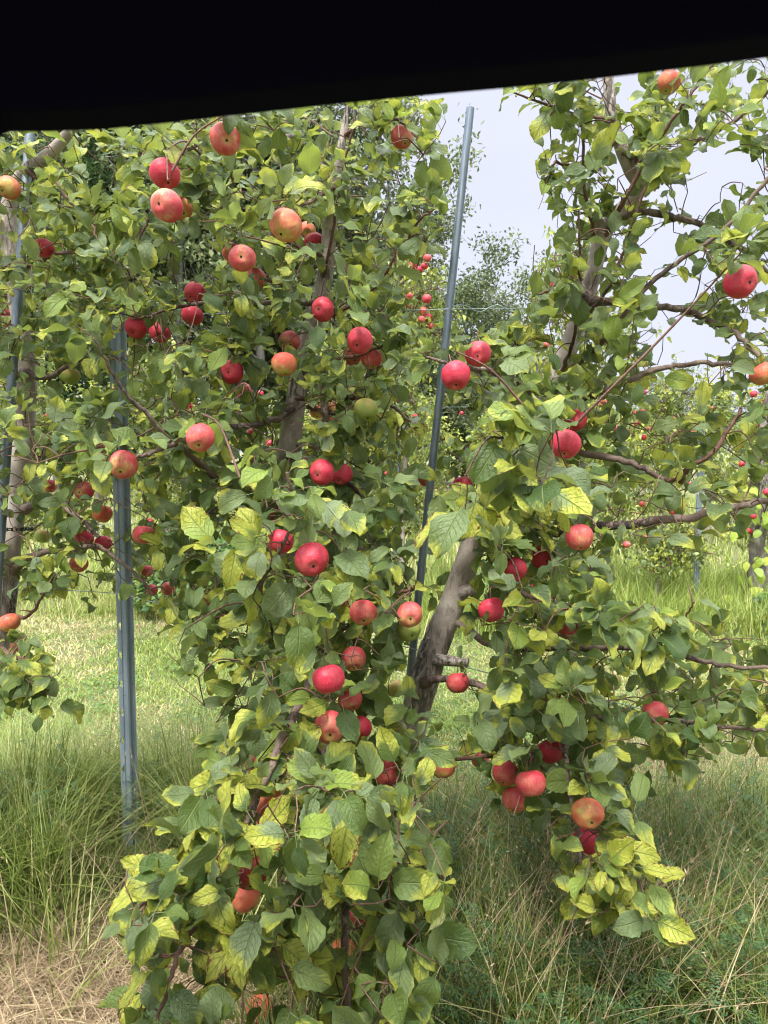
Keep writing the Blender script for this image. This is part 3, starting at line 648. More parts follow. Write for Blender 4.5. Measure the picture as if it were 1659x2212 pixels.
# places with open air in front of or beside the crowns (no foliage of the near row)
GAPS = [
 [(975,1720),(1050,1740),(1175,1800),(1200,1920),(1260,2020),(1420,1990),(1420,2212),(935,2212),(930,2080),(985,1990),(985,1880),(950,1780)],
 [(0,1840),(370,1790),(385,1830),(275,1850),(245,1950),(240,2230),(0,2230)],
 [(960,240),(1060,215),(1150,265),(1165,330),(1165,400),(1210,470),(1195,500),(1185,570),(1140,610),(1150,650),(1100,690),(1000,700),(960,690),(955,560),(975,480),(960,380),(975,330),(935,260)],
 [(960,215),(1060,205),(1060,250),(960,260)],
 [(1500,320),(1560,310),(1620,330),(1600,400),(1520,450),(1490,400)],
 [(1385,535),(1440,500),(1470,510),(1420,570),(1385,600)],
 [(1430,600),(1560,600),(1540,650),(1460,650),(1400,640)],
 [(1400,690),(1520,700),(1600,760),(1500,770),(1420,775)],
 [(1400,820),(1520,830),(1500,880),(1440,880),(1400,860)],
 [(800,400),(870,385),(860,460),(820,470)],
 [(890,560),(945,540),(945,700),(900,720),(880,640)],
 [(180,330),(250,330),(240,410),(190,420)],
 [(370,520),(460,500),(470,590),(400,600)],
 [(0,1300),(150,1290),(190,1300),(390,1360),(400,1560),(420,1680),(240,1760),(90,1700),(130,1500),(100,1400),(50,1340)],
 [(1330,1170),(1480,1190),(1659,1160),(1659,1330),(1560,1300),(1490,1330),(1400,1310),(1330,1260)],
 [(950,1490),(1050,1520),(1000,1600),(935,1615)],
 [(1380,1640),(1500,1690),(1659,1620),(1659,1800),(1400,1800),(1400,1700)],
 [(1030,1340),(1080,1330),(1060,1440),(1000,1440)],
 [(610,2120),(690,2110),(690,2200),(610,2200),(520,2212),(520,2160)],
]
THIN = [([(1285,845),(1500,880),(1700,860),(1700,1180),(1330,1180),(1270,1100),(1290,980)],.55), ([(1080,190),(1300,160),(1700,130),(1700,640),(1400,560),(1180,560),(1200,450),(1150,300)],.88),
 ([(1290,640),(1700,600),(1700,860),(1330,860)],.78), ([(1400,1330),(1700,1350),(1700,1620),(1450,1680)],.75)]
# bare stretches of stem or post: (x0, y0, x1, y1, half width, depth, share of leaves kept)
BARE = [
 (0,1143,80,1143,14,2.62,.1),(30,1260,24,1335,14,2.6,.1),
 (545,2187,577,2187,20,3.0,.1),
 (262,1030,275,1800,30,2.62,.02),(250,700,262,960,20,2.62,.35),
 (1015,235,962,760,22,2.5,.04),(962,780,930,1000,20,2.5,.12),(930,1000,900,1290,20,2.55,.12),(900,1370,890,1440,16,2.55,.2),
 (0,1120,60,870,24,2.62,.15),(62,870,50,740,18,2.62,.3),(25,690,28,560,16,2.62,.4),(18,530,18,440,22,2.62,.1),(60,370,140,300,18,2.45,.1),(5,1330,15,1240,20,2.6,.2),
 (712,470,702,640,18,2.5,.12),(640,870,630,930,22,2.5,.1),(628,930,618,1010,18,2.5,.35),(672,1510,660,1480,24,2.4,.2),
 (982,1300,922,1455,30,2.38,.06),(1284,620,1300,500,26,2.45,.2),(1340,455,1380,410,16,2.45,.4),(1366,372,1342,318,20,2.4,.3),(1320,240,1313,180,20,2.4,.15),(1215,780,1245,730,18,2.5,.3),
 (1320,1135,1659,1080,12,2.05,.1),(1262,975,1433,1036,12,2.15,.15),(1306,845,1627,800,8,2.15,.2),(1486,1012,1592,902,9,2.08,.1),(1390,457,1500,480,9,2.3,.2),
 (920,1470,1060,1480,12,2.2,.15),(669,1466,586,1650,12,1.65,.15),(1223,1640,1232,1726,10,1.78,.1),(1383,640,1566,494,6,2.1,.25),
]
# ------------------------------------------------------------------ ground
def sheet(name, x0, x1, y0, y1, n, mat):
    a = Acc(); gx, gy = np.meshgrid(np.linspace(x0, x1, n), np.linspace(y0, y1, n), indexing='ij')
    d = np.hypot(gx, gy)
    z = .03 * np.sin(gx * 1.3 + 1) * np.cos(gy * 1.1) * np.clip((d - 3) / 5, 0, 1)
    v = np.stack([gx, gy, z], -1).reshape(-1, 3); i = np.arange(n - 1)[:, None] * n; j = np.arange(n - 1)[None]
    q = np.stack([i + j, i + n + j, i + n + j + 1, i + j + 1], -1).reshape(-1, 4)
    a.add(v, q); return a.build(name, mat)
tag(sheet("ground", -200, 200, -60, 340, 200, M_ground), kind='structure')

# ------------------------------------------------------------------ near apple trees
TREES = {}; NODES = {}; ACC = {}
desc = {
 'A': "leftmost apple tree with a pale trunk tied by a black chain to a leaning tube",
 'B': "middle apple tree with an upright grey trunk and yellow tipped leaves drooping nearest the viewer",
 'C': "apple tree with a strongly leaning cracked trunk that rises against the open sky"}
for key, T in TRUNKS.items():
    pts = np.array([P(*p) for p in T['pts']]); r = np.array(T['r']) * (.84 if key == 'C' else .95)
    foot = pts[0].copy(); foot[2] = -.06; foot[:2] += (pts[0] - pts[1])[:2] * .3
    pts = np.concatenate([[foot], pts]); r = np.concatenate([[r[0] * 1.15], r])
    root = empty("apple_tree", (float(foot[0]), float(foot[1]), 0)); tag(root, desc[key], "tree", "apple trees of the near row")
    sp_ = spline(pts, 6); rr = np.interp(np.linspace(0, len(r) - 1, len(sp_)), np.arange(len(r)), r)
    # the stem swells where limbs leave it
    rr = rr * (1 + .05 * np.sin(np.linspace(0, 40, len(rr))))
    a = Acc(); tube(a, sp_, rr, 18, rough=.035)
    # knots: short raised collars with a dark cut face
    for kk in range(6):
        i = int(rng.integers(8, len(sp_) - 8)); az = rng.uniform(-1.2, 1.2)
        o = np.array([math.sin(az), -math.cos(az), .25]); o /= np.linalg.norm(o)
        tube(a, [sp_[i] + o * rr[i] * .5, sp_[i] + o * rr[i] * 1.02, sp_[i] + o * rr[i] * 1.12], [rr[i] * .42, rr[i] * .36, rr[i] * .2], 9, rough=.08)
    if key == 'C':   # cut stub and pruning wounds
        for (x, y, d, dx, dy, l, q) in ((955, 1425, 2.4, 1, -.05, .09, .017), (1012, 1275, 2.36, .9, .25, .025, .018), (1300, 500, 2.47, -.4, .6, .07, .018)):
            p0 = P(x, y, d); o = rt * dx + upv * dy - fw * .35; o /= np.linalg.norm(o)
            tube(a, [p0 - o * .03, p0 + o * l * .5, p0 + o * l], [q * 1.25, q, q * .85], 10, rough=.08)
    trunk = a.build("trunk", M_bark, root)
    if key == 'C':      # torn bark with deep cracks on the shaded side of the lean
        a = Acc()
        for s in range(26):
            t0 = rng.uniform(0, 1); y0 = 1330 + t0 * 170; xc = np.interp(y0, [1310, 1410, 1480, 1560], [972, 935, 915, 893]); p0 = P(xc - rng.uniform(8, 34), y0, 2.355 + .035 * rng.random()); ln = rng.uniform(20, 60)
            y1 = y0 + ln; p1 = P(np.interp(y1, [1310, 1410, 1480, 1560], [972, 935, 915, 893]) - rng.uniform(14, 36), y1, 2.36 + .03 * rng.random())
            tube(a, [p0, (p0 + p1) / 2 + rng.normal(0, .004, 3), p1], [.002, rng.uniform(.004, .009), .002], 5, rough=.4)
        a.build("bark_flakes", M_bark_old, root)
    TREES[key] = root; ACC[key] = Acc()
    sel = sp_[::2]; NODES[key] = [np.array([*p, .02]) for p in sel[4:]]
LEAFQ = {k_: [] for k_ in TREES}        # queued leaves: pos, dir, nrm, len, hue, yel
def queue(key, pos, d, n, L, hue, yel): LEAFQ[key].append((pos, d, n, L, hue, yel))
UP = np.array([0, 0, 1.0])
def leafy(key, path, spacing, L, hue, yel, r0=.0, start=0.0, azb=.35, tip=4):
    """leaves set round a twig in a spiral, with a rosette at its end"""
    path = np.asarray(path); seg = np.linalg.norm(np.diff(path, axis=0), axis=1); tot = seg.sum(); cum = np.concatenate([[0], np.cumsum(seg)])
    s = start * tot + rng.uniform(0, spacing); ph = rng.uniform(0, 6.28); out = []
    while s < tot: out.append(s); s += spacing * rng.uniform(.6, 1.4)
    for _ in range(tip): out.append(tot * rng.uniform(.985, 1))
    for s in out:
        i = min(np.searchsorted(cum, s) - 1, len(seg) - 1); i = max(i, 0)
        p = path[i] + (path[i + 1] - path[i]) * ((s - cum[i]) / (seg[i] + 1e-9)); t = norm(path[i + 1] - path[i])
        ph += 2.4 + rng.normal(0, .3)
        a = norm(np.cross(t, [.3, .9, .31])); b = np.cross(t, a)
        rad = a * math.cos(ph) + b * math.sin(ph)
        d = rad + t * rng.uniform(.1, .8) - UP * rng.uniform(-.35, .62) + np.array([0, -azb, 0]) + rng.normal(0, .18, 3)
        n = UP * 1.0 + np.array([0, -.55, 0]) + rng.normal(0, .42, 3) + rad * .1
        queue(key, p, norm(d), norm(n), L * float(np.clip(rng.normal(1, .25), .4, 1.5)), hue + .06 + rng.normal(0, .25), yel + .07)

limb_id = 0
for (key, pts, r0, r1, dens) in LIMBS:
    w = spline([P(*p) for p in pts], 6)
    w[1:-1] += rng.normal(0, .0022, (len(w) - 2, 3))
    rr = np.linspace(r0, r1, len(w)) * rng.uniform(.92, 1.1, len(w)); rr[:2] *= 1.25
    a = Acc(); tube(a, w, rr, 9 if r0 > .008 else 7, rough=.04)
    a.build("branch", M_limb if r0 >= .0095 else M_twig, TREES[key])
    for i in range(3, len(w), 2): NODES[key].append(np.array([*w[i], rr[i] * .6]))
    # short fruiting spurs along the limb
    if dens: 
        L_ = np.linalg.norm(np.diff(w, axis=0), axis=1).sum(); n = int(L_ * dens / 4.5) + 1
        for s in range(n):
            i = int(rng.integers(2, len(w))); t = norm(w[i] - w[i - 1]); o = norm(rng.normal(0, 1, 3) + UP * .7 + np.array([0, -.5, 0]))
            q = np.stack([w[i], w[i] + o * .018 + t * .01, w[i] + o * rng.uniform(.03, .06)])
            tube(ACC[key], q, [.0028, .0022, .0016], 5, mat=1, cap=False)
            leafy(key, q, .02, .062, .45, .3, tip=int(rng.integers(3, 6)))
        leafy(key, w[len(w) // 2:], 1 / dens * 1.6, .066, .45, .3)

# a fruiting spur above every apple
ap_spec = []
for (x, y, r, typ, cov, lab) in APPLES:
    R0 = float(rng.uniform(.0345, .0385)) if r > 18 else (.034 if r > 12 else .018)
    d = float(np.clip(R0 * F / r, 1.35, 3.0)); R0 = r * d / F
    key = 'A' if (x < 190 and not (y < 1020 and x > 130 and y > 940)) or (x < 400 and y > 1100) else ('B' if x < 905 or (x < 935 and y > 2000) else 'C')
    ap_spec.append((x, y, d, r, R0, typ, cov, lab, key))
shoots = {k_: [] for k_ in TREES}
for (x, y, d, r, R0, typ, cov, lab, key) in ap_spec:
    p = P(x, y, d) + UP * (R0 * .9 + .028) + np.array([0, .012, 0])
    shoots[key].append((p, norm(rng.normal(0, .6, 3) + UP * .3 + np.array([0, -.4, 0])), .03, 5, .068, .45, .35))
for (key, poly, d0, d1, layers, L, yel, hue) in REGIONS:
    if d1 > 1.9: L = L * (.90 if key != 'C' else 1.0)
    A = poly_area(poly); dm = (d0 + d1) / 2; px = (L * F / dm) ** 2 * .62 * .5
    n_leaf = 1.26 * layers * A / px; n_sh = int(n_leaf / 7.5)
    c = sample_poly(poly, n_sh); dd = rng.uniform(d0, d1, n_sh); w = Pn(c, dd)
    for p in w:
        if p[2] < .12: p = p.copy(); p[2] = .12 + rng.uniform(0, .1)
        u = norm(rng.normal(0, 1, 3) + UP * .35 + np.array([0, -.55, 0]))
        yy = yel + rng.normal(0, .13)
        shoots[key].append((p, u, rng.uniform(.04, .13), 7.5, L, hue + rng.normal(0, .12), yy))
def gap_hit(p):
    x, y, d = proj(p); h = np.zeros(len(x), bool)
    for g in GAPS: h |= in_poly(g, x, y)
    return h
for key in TREES:
    sh = shoots[key]; nd = np.array([n_[:3] for n_ in NODES[key]]); rad_ = np.array([n_[3] for n_ in NODES[key]])
    pos = np.array([s[0] for s in sh])
    dist = np.array([np.min(np.linalg.norm(nd - p, axis=1)) for p in pos]); order = np.argsort(dist)
    hit = gap_hit(pos)
    for i in order:
        if hit[i] : continue
        p, u, ln, nl, L, hue, yel = sh[i]
        dv = np.linalg.norm(nd - p, axis=1); j = int(np.argmin(dv)); a0 = nd[j]; dd = dv[j]
        if dd > .5: continue
        mid = (a0 + p) / 2 + rng.normal(0, .07, 3) * dd + UP * dd * .10
        path = spline([a0, mid, p], 4); e_ = p + u * ln * .5 + rng.normal(0, .006, 3); f_ = p + u * ln
        full = np.concatenate([path, [e_, f_]])
        r0 = min(.0042, .0016 + dd * .008); rr = np.linspace(r0, .0013, len(full))
        tube(ACC[key], full, rr, 5, mat=1, cap=False, c=(0, 0, 0, 0))
        leafy(key, full[max(0, len(full) - 5):], ln / 3.2 + .012, L, hue, yel, tip=int(rng.integers(3, 6)))
        for q in (path[2], path[4], p, f_):
            nd = np.concatenate([nd, [q]]) if True else nd
    print(key, 'shoots', len(sh), 'leaves', len(LEAFQ[key]))

# thin the leaves where the photograph shows air, bare wood, metal or fruit
for key in TREES:
    Q = LEAFQ[key]; pos = np.array([q[0] for q in Q]); D = np.array([q[1] for q in Q]); Nn = np.array([q[2] for q in Q])
    L = np.array([q[3] for q in Q]); hue = np.array([q[4] for q in Q]); yel = np.array([q[5] for q in Q])
    keep = np.ones(len(Q), bool); mid = pos + D * (L * .6 + .015)[:, None]; tipp = pos + D * (L + .018)[:, None]
    gp = rng.random(len(Q))
    xm, ym, dm_ = proj(mid)
    for poly_, kp_ in THIN: keep &= ~(in_poly(poly_, xm, ym) & (rng.random(len(gp)) > kp_))
    keep &= ~(gap_hit(mid) & (gp > .03)); keep &= ~(gap_hit(tipp) & (gp > .25))
    for pt in (mid, tipp, pos):
        x, y, d = proj(pt)
        for (x0, y0, x1, y1, hw, dep, kp) in BARE:
            vx, vy = x1 - x0, y1 - y0; t = np.clip(((x - x0) * vx + (y - y0) * vy) / (vx * vx + vy * vy), 0, 1)
            ds = np.hypot(x - x0 - t * vx, y - y0 - t * vy)
            keep &= ~((ds < hw) & (d < dep + .05) & (gp > kp))
        for (ax, ay, ad, ar, R0, typ, cov, lab, kk) in ap_spec:
            ds = np.hypot(x - ax, y - ay)
            keep &= ~((ds < ar * 1.02) & (d < ad + .01) & (gp > cov * .55))
            keep &= ~((ds < ar * .7) & (d < ad + .01) & (gp > cov * .4))
    lpx = L * F / np.maximum(dm_, .5)
    for (ax, ay, ad, ar, R0, typ, cov, lab, kk) in ap_spec:
        keep &= ~((np.hypot(xm - ax, ym - ay) < ar * .85 + .25 * lpx) & (dm_ < ad) & (gp > .08 + cov * .9))
    wpos = np.array([P(x_, y_, d_) for (x_, y_, d_, *_r) in ap_spec]); wr = np.array([s[4] for s in ap_spec])
    for a_p, a_r in zip(wpos, wr): keep &= ~(np.linalg.norm(mid - a_p, axis=1) < a_r * .95)
    keep &= mid[:, 2] > .05
    pos, D, Nn, L, hue, yel = pos[keep], D[keep], Nn[keep], L[keep], hue[keep], yel[keep]
    N = len(pos); print(key, 'kept', N)
    yl = np.clip(yel - .12 + rng.normal(0, .30, N), 0, 1)
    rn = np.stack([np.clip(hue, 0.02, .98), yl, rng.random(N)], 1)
    W = L * rng.uniform(.52, .72, N)
    leaves(ACC[key], pos, D, Nn, L, W, rng.normal(.55, .6, N), np.abs(rng.normal(.24, .22, N)), rn, 11, 5, petiole=.024, mat=0, wave=.22, serr=.045)
    ACC[key].build("crown", [M_leaf, M_twig], TREES[key])

# ------------------------------------------------------------------ apples
def apple_mesh(name, mat, seed, seg=28, rings=18):
    g = np.random.default_rng(seed); ph = np.linspace(0, math.pi, rings + 1)[1:-1]; a = np.arange(seg) / seg * 2 * math.pi
    el = g.uniform(.86, .95); sh = g.uniform(.03, .10)
    V = []
    for p in ph:
        rr = math.sin(p) ** .88 * (1 + sh * math.cos(p)); z = el * math.cos(p)
        if p < 1.3: z -= .42 * math.exp(-(rr / .30) ** 2)
        if p > 1.8: z += .22 * math.exp(-(rr / .26) ** 2)
        lob = 1 + .03 * np.cos(5 * a + seed) * (max(0, -math.cos(p)) + .3) + .03 * np.cos(2 * a + seed * 1.7) + .035 * np.cos(a + seed) * math.cos(p + .6)
        V.append(np.stack([rr * np.cos(a) * lob, rr * np.sin(a) * lob, np.full(seg, z) + .03 * np.cos(a + seed * 2) * rr], -1))
    V = np.concatenate(V); n = len(ph)
    i = np.arange(n - 1)[:, None] * seg; j = np.arange(seg)[None]; k_ = (j + 1) % seg
    q = np.stack([i + j, i + seg + j, i + seg + k_, i + k_], -1).reshape(-1, 4)
    acc = Acc(); top = V[:seg].mean(0) - [0, 0, .02]; bot = V[-seg:].mean(0) + [0, 0, .01]
    m = len(V); V = np.concatenate([V, [top, bot]])
    t = np.array([[x, (x + 1) % seg, m, -1] for x in range(seg)] + [[(n - 1) * seg + (x + 1) % seg, (n - 1) * seg + x, m + 1, -1] for x in range(seg)])
    acc.add(V, np.concatenate([q, t])); return acc.mesh(name, mat), float(top[2]), float(bot[2])
AM = {}
for ti, t in enumerate('rspg'):
    AM[t] = [apple_mesh("apple_" + t, APM[t], ti * 5 + s + 1) for s in range(4)]
a = Acc(); tube(a, [(0, 0, -.02), (.01, .01, .25), (.05, .03, .62), (.11, .04, .95)], [.045, .035, .032, .05], 7); stem_me = a.mesh("stem", M_twig)
a = Acc()
for s in range(5):
    an = s * 1.2566; c_, s_ = math.cos(an), math.sin(an)
    v = [(c_ * .01, s_ * .01, .03), (c_ * .05 - s_ * .045, s_ * .05 + c_ * .045, .01), (c_ * .115, s_ * .115, -.07), (c_ * .05 + s_ * .045, s_ * .05 - c_ * .045, .01)]
    a.add(v, [[0, 1, 2, 3]])
tube(a, [(0, 0, .05), (0, 0, -.03)], [.085, .07], 8); calyx_me = a.mesh("calyx", M_calyx)
def put_apple(loc, rad, typ, rot, label, group=None, parts=True, cat="apple"):
    me, zt, zb = random.choice(AM[typ]); o = bpy.data.objects.new("apple", me); o.location = loc; o.scale = (rad,) * 3; o.rotation_euler = rot
    link(o); tag(o, label, cat, group)
    if parts:
        s = link(bpy.data.objects.new("stem", stem_me), o); s.location = (0, 0, zt)
        c = link(bpy.data.objects.new("calyx", calyx_me), o); c.location = (0, 0, zb); c.scale = (1.0,) * 3
    return o
for (x, y, d, r, R0, typ, cov, lab, key) in ap_spec:
    put_apple(P(x, y, d), R0, typ, (R(random.uniform(-85, -8)), R(random.uniform(-28, 28)), random.uniform(0, 6.28) if False else R(random.uniform(-25, 25))), lab, "apples hanging in the near row")
fx, fy, fr = FALLEN; gd = ground_depth(2205)
fp = P(fx, fy, gd); put_apple((fp[0], fp[1], .036), .037, 'p', (R(35), R(-20), .4), "fallen red apple lying in the grass below the lowest leaves", "apples fallen to the ground")
FAR_Q = []
for (x, y, r) in FAR_APPLES:
    rr = .033; d = 6.95 + .2 * math.sin(x); rr = r * d / F
    FAR_Q.append((P(x, y, d), rr, random.choice('rrs'), (R(random.uniform(-60, 0)), R(random.uniform(-20, 20)), 0), 'second', True))

# ------------------------------------------------------------------ steel posts, tubes, wires, chains
def steel_post(h, name="post_profile"):
    prof = np.array([(-27, 30), (-27, 3), (-24, 0), (-19, 0), (-14, 0), (-11, 3.5), (-7, 3.5), (-4, 0), (5, 0), (8, 3), (9, 20), (12, 24), (20, 24), (24, 22), (27, 24), (27, 34)]) / 1000
    zs = [-.05]; holes = []; z = .35
    while z < h - .06:
        zs += [z, z + .006, z + .024, z + .030]; holes.append(z); z += .115
    zs.append(h); zs = np.array(zs); n = len(prof)
    V = np.array([(x, y, zz) for zz in zs for x, y in prof]); q = []; rag = []
    for i in range(len(zs) - 1):
        for j in range(n - 1):
            hole = any(abs(zs[i] - (hz + .006)) < 1e-6 for hz in holes) and j in (1, 2, 3)
            part = any(abs(zs[i] - hz) < 1e-6 or abs(zs[i] - (hz + .024)) < 1e-6 for hz in holes) and j == 3
            if hole or part: continue
            q.append([i * n + j, i * n + j + 1, (i + 1) * n + j + 1, (i + 1) * n + j])
    a = Acc(); a.add(V, q); me = a.mesh(name, M_post, smooth=False)
    return me
def put_post(x, y, rz, h, label, group, tilt=(0, 0)):
    o = bpy.data.objects.new("trellis_post", steel_post(h)); o.location = (x, y, 0); o.rotation_euler = (tilt[0], tilt[1], rz); link(o)
    m = o.modifiers.new("thickness", 'SOLIDIFY'); m.thickness = .0025; m.offset = 1
    tag(o, label, "post", group); return o
pb = P(254, 972, 2.70); pz = P(250, 672, 2.70)
put_post(float(pb[0]), float(pb[1]), R(12), float(pz[2]), "blue grey steel trellis post with notches down one side, standing in the tall grass", "steel trellis posts", (0, R(.3)))
def far_post(px, d, h, lab):
    q = P(px, 1000, d); return put_post(float(q[0]), float(q[1]), R(-12), h, lab, "steel trellis posts")
far_post(1515, 7.35, 2.16, "pale blue steel trellis post of the second row with dark notches, rising from meadow grass")
far_post(1440, 12.3, 2.15, "thin distant steel post of the third row seen past the second row's post")

def pipe(name, p0, p1, r, mat, label, cat, group=None, hollow=True, r_in=.82):
    p0, p1 = np.array(p0), np.array(p1); a = Acc(); seg = 20; t = norm(p1 - p0)
    e1 = norm(np.cross(t, [0, 1, .1])); e2 = np.cross(t, e1); an = np.arange(seg) / seg * 6.28318
    ring = lambda c, q: c + np.cos(an)[:, None] * e1 * q + np.sin(an)[:, None] * e2 * q
    R_ = [ring(p0, r), ring(p0 + (p1 - p0) * .5, r), ring(p1, r), ring(p1, r * r_in), ring(p1 - t * .06, r * r_in)]
    V = np.concatenate(R_); q = []; m = []
    for b in range(4):
        for s in range(seg): q.append([b * seg + s, (b + 1) * seg + s, (b + 1) * seg + (s + 1) % seg, b * seg + (s + 1) % seg])
    q = np.array(q)[:, ::-1]
    a.add(V, q[:2 * seg], mat=0)
    a.add(V, q[2 * seg:], mat=1)
    cen = np.concatenate([R_[4], [p1 - t * .06]]); a.add(cen, [[s, (s + 1) % seg, seg] for s in range(seg)], mat=1)
    return tag(a.build(name, [mat, M_cut]), label, cat, group)
tp = P(1016, 234, 2.52); tm = P(888, 1440, 2.6); dv_ = (tp - tm) / (tp[2] - tm[2]); foot = tm - dv_ * (tm[2] + .08)
pipe("support_tube", foot, tp, .0145, M_pole, "leaning galvanised tube with an open top, rising into the sky beside the middle tree", "pole", "leaning support tubes")
ta = P(66, 270, 2.62); tb = P(5, 1102, 2.55); dv2 = (ta - tb) / (ta[2] - tb[2])
pipe("support_tube", tb - dv2 * (tb[2] + .08), ta, .0165, M_pole, "leaning galvanised tube beside the leftmost trunk, chained to it", "pole", "leaning support tubes")
q0 = P(850, 1230, 7.3); q1 = P(868, 850, 7.3); q0 = q0 - norm(q1 - q0) * .5
pipe("support_tube", q0, q1, .013, M_pole, "thin blue grey tube at the second row trunk glimpsed between the near trees", "pole", "leaning support tubes")
q0 = P(1634, 1130, 7.1); q1 = P(1648, 890, 7.1)
pipe("support_tube", q0 - norm(q1 - q0) * 1.0, q1, .02, M_rust, "rusty brown tube beside the weathered trunk at the picture's far edge", "pole", "leaning support tubes")

def wire(pts, r, label, extra=None, n=10):
    a = Acc(); tube(a, spline(pts, n), r, 6, cap=False)
    if extra: 
        for e_ in extra: tube(a, spline(e_, 12), r, 6)
    return tag(a.build("trellis_wire", M_wire), label, "wire", "trellis wires")
wd = 2.68
loop = []
c0 = P(966, 668, 2.52)
for i in range(15):
    an = i / 14 * 2 * math.pi * 1.1 - .3; loop.append(c0 + rt * .0195 * math.cos(an) + fw * .0195 * math.sin(an) + UP * (.012 - .0016 * i))
tw = [c0 + rt * .02 - fw * .012 + UP * .006]
for i in range(1, 10): tw.append(c0 + rt * (.02 + i * .026) + UP * (.012 * math.sin(i * 1.35)) + fw * (.004 * math.cos(i * 1.35) - .01))
tw.append(c0 + rt * .275 - UP * .018 - fw * .01)
wire([P(-400, 690, 2.85), P(-30, 684, 2.72), P(265, 680, 2.66), P(600, 676, 2.58), P(944, 669, 2.5), P(985, 668, 2.5), P(1200, 665, 2.55), P(1450, 660, 2.6), P(1700, 654, 2.62), P(2100, 646, 2.65)], .0017,
     "taut top wire of the near row with a twisted tail at the leaning tube", [loop, tw])
wire([P(-400, 1290, 2.8), P(55, 1274, 2.7), P(140, 1275, 2.7), P(258, 1283, 2.68), P(330, 1300, 2.66), P(420, 1307, 2.64), P(600, 1335, 2.6), P(870, 1396, 2.5), P(960, 1425, 2.37), P(1040, 1450, 2.45), P(1300, 1510, 2.5), P(1500, 1560, 2.4), P(1680, 1588, 2.4), P(2000, 1620, 2.4)], .0017,
     "sagging lower wire of the near row passing the channel post's notches")
wire([P(-500, 885, 7.5), P(400, 882, 7.5), P(1050, 879, 7.4), P(1517, 878, 7.32), P(2200, 876, 7.3)], .0022, "pale top wire of the second row tied at its steel post")
wire([P(-500, 1135, 7.5), P(400, 1132, 7.5), P(1050, 1130, 7.4), P(1517, 1129, 7.32), P(2200, 1135, 7.3)], .0020, "pale lower wire of the second row behind the open branches")

def chain(path, L, wdt, r, label):
    a = Acc(); p = spline(path, 30); s = np.concatenate([[0], np.cumsum(np.linalg.norm(np.diff(p, axis=0), axis=1))])
    n = int(s[-1] / (L * .78)); 
    for i in range(n):
        c = np.array([np.interp((i + .5) / n * s[-1], s, p[:, k_]) for k_ in range(3)]); c2 = np.array([np.interp((i + .7) / n * s[-1], s, p[:, k_]) for k_ in range(3)])
        t = norm(c2 - c); e1 = norm(np.cross(t, [.2, 1, .3])); e2 = np.cross(t, e1)
        e = norm(e1 + (.55 if i % 2 else -.55) * e2)
        an = np.linspace(0, 2 * math.pi, 13)
        ring = [c + t * L * .5 * (abs(math.cos(x)) ** .6) * np.sign(math.cos(x)) + e * wdt * .5 * (abs(math.sin(x)) ** .6) * np.sign(math.sin(x)) for x in an]
        tube(a, ring, r, 6, cap=False)
    return tag(a.build("tie_chain", M_chain), label, "chain", "black plastic tie chains")
cc = P(33, 1143, 2.64); ring = [cc + rt * .072 * math.cos(x) + fw * .062 * math.sin(x) - rt * .015 for x in np.linspace(-.2, 2 * math.pi - .2, 14)]
chain(ring, .019, .012, .0019, "black plastic chain looped round the leftmost trunk and its tube")
chain([P(34, 1255, 2.6), P(30, 1280, 2.58), P(27, 1305, 2.58), P(24, 1342, 2.6)], .021, .015, .0024, "black plastic chain end hanging down beside the leftmost trunk")

# ------------------------------------------------------------------ the dark canopy the view looks out from
def slab(poly_xz, y0, y1, name, parent):
    """polygon given as points; extruded in y"""
    a = Acc(); n = len(poly_xz); p = np.array(poly_xz)
    import bmesh
    bm = bmesh.new(); lo = [bm.verts.new((x, y0, z)) for x, z in p]; hi = [bm.verts.new((x, y1, z)) for x, z in p]
    bm.faces.new(lo); bm.faces.new(hi[::-1])
    for i in range(n): bm.faces.new((lo[(i + 1) % n], lo[i], hi[i], hi[(i + 1) % n]))
    bmesh.ops.recalc_face_normals(bm, faces=bm.faces); me = bpy.data.meshes.new(name); bm.to_mesh(me); bm.free(); me.materials.append(M_cloth)
    o = bpy.data.objects.new(name, me); link(o, parent)
    if parent is not None: o.location = -np.array(parent.location)
    b = o.modifiers.new("soft", 'BEVEL'); b.width = .004; b.segments = 3; b.limit_method = 'ANGLE'
    return o
cy = .42
canopy = empty("canopy", (-.5, cy, 0)); tag(canopy, "black cloth canopy edge hanging blurred and close across the top of the view", "canopy")
edge = [(-6, 352), (-3, 325), (3, 306), (12, 295), (26, 290), (95, 290), (230, 285), (370, 271), (500, 256), (700, 234), (850, 219), (975, 207), (1100, 196), (1250, 181), (1400, 163), (1530, 147), (1659, 130), (1850, 104), (2300, 45), (3600, -60), (6500, -240)]
def Pe(x, y):
    d = cy / (math.cos(PITCH) + math.sin(PITCH) * (1106 - y) / F); q = P(x, y, d); return (float(q[0]), float(q[2]))
pl = [Pe(x, y) for x, y in edge]
top = 1.985
slab(pl + [(pl[-1][0], top), (-1.1, top), (-1.1, pl[0][1])], cy - .03, cy, "valance", canopy)
slab([(-1.1, pl[0][1] - .0005), (pl[0][0], pl[0][1] - .0005), (pl[0][0] - .10, 1.2), (pl[0][0] - .2, 0.0), (-1.1, 0.0)], cy - .029, cy + .001, "pole", canopy)
slab([(-1.1, top + .001), (pl[-1][0], top + .001), (pl[-1][0], top + .018), (-1.1, top + .018)], -.25, cy, "roof_panel", canopy)

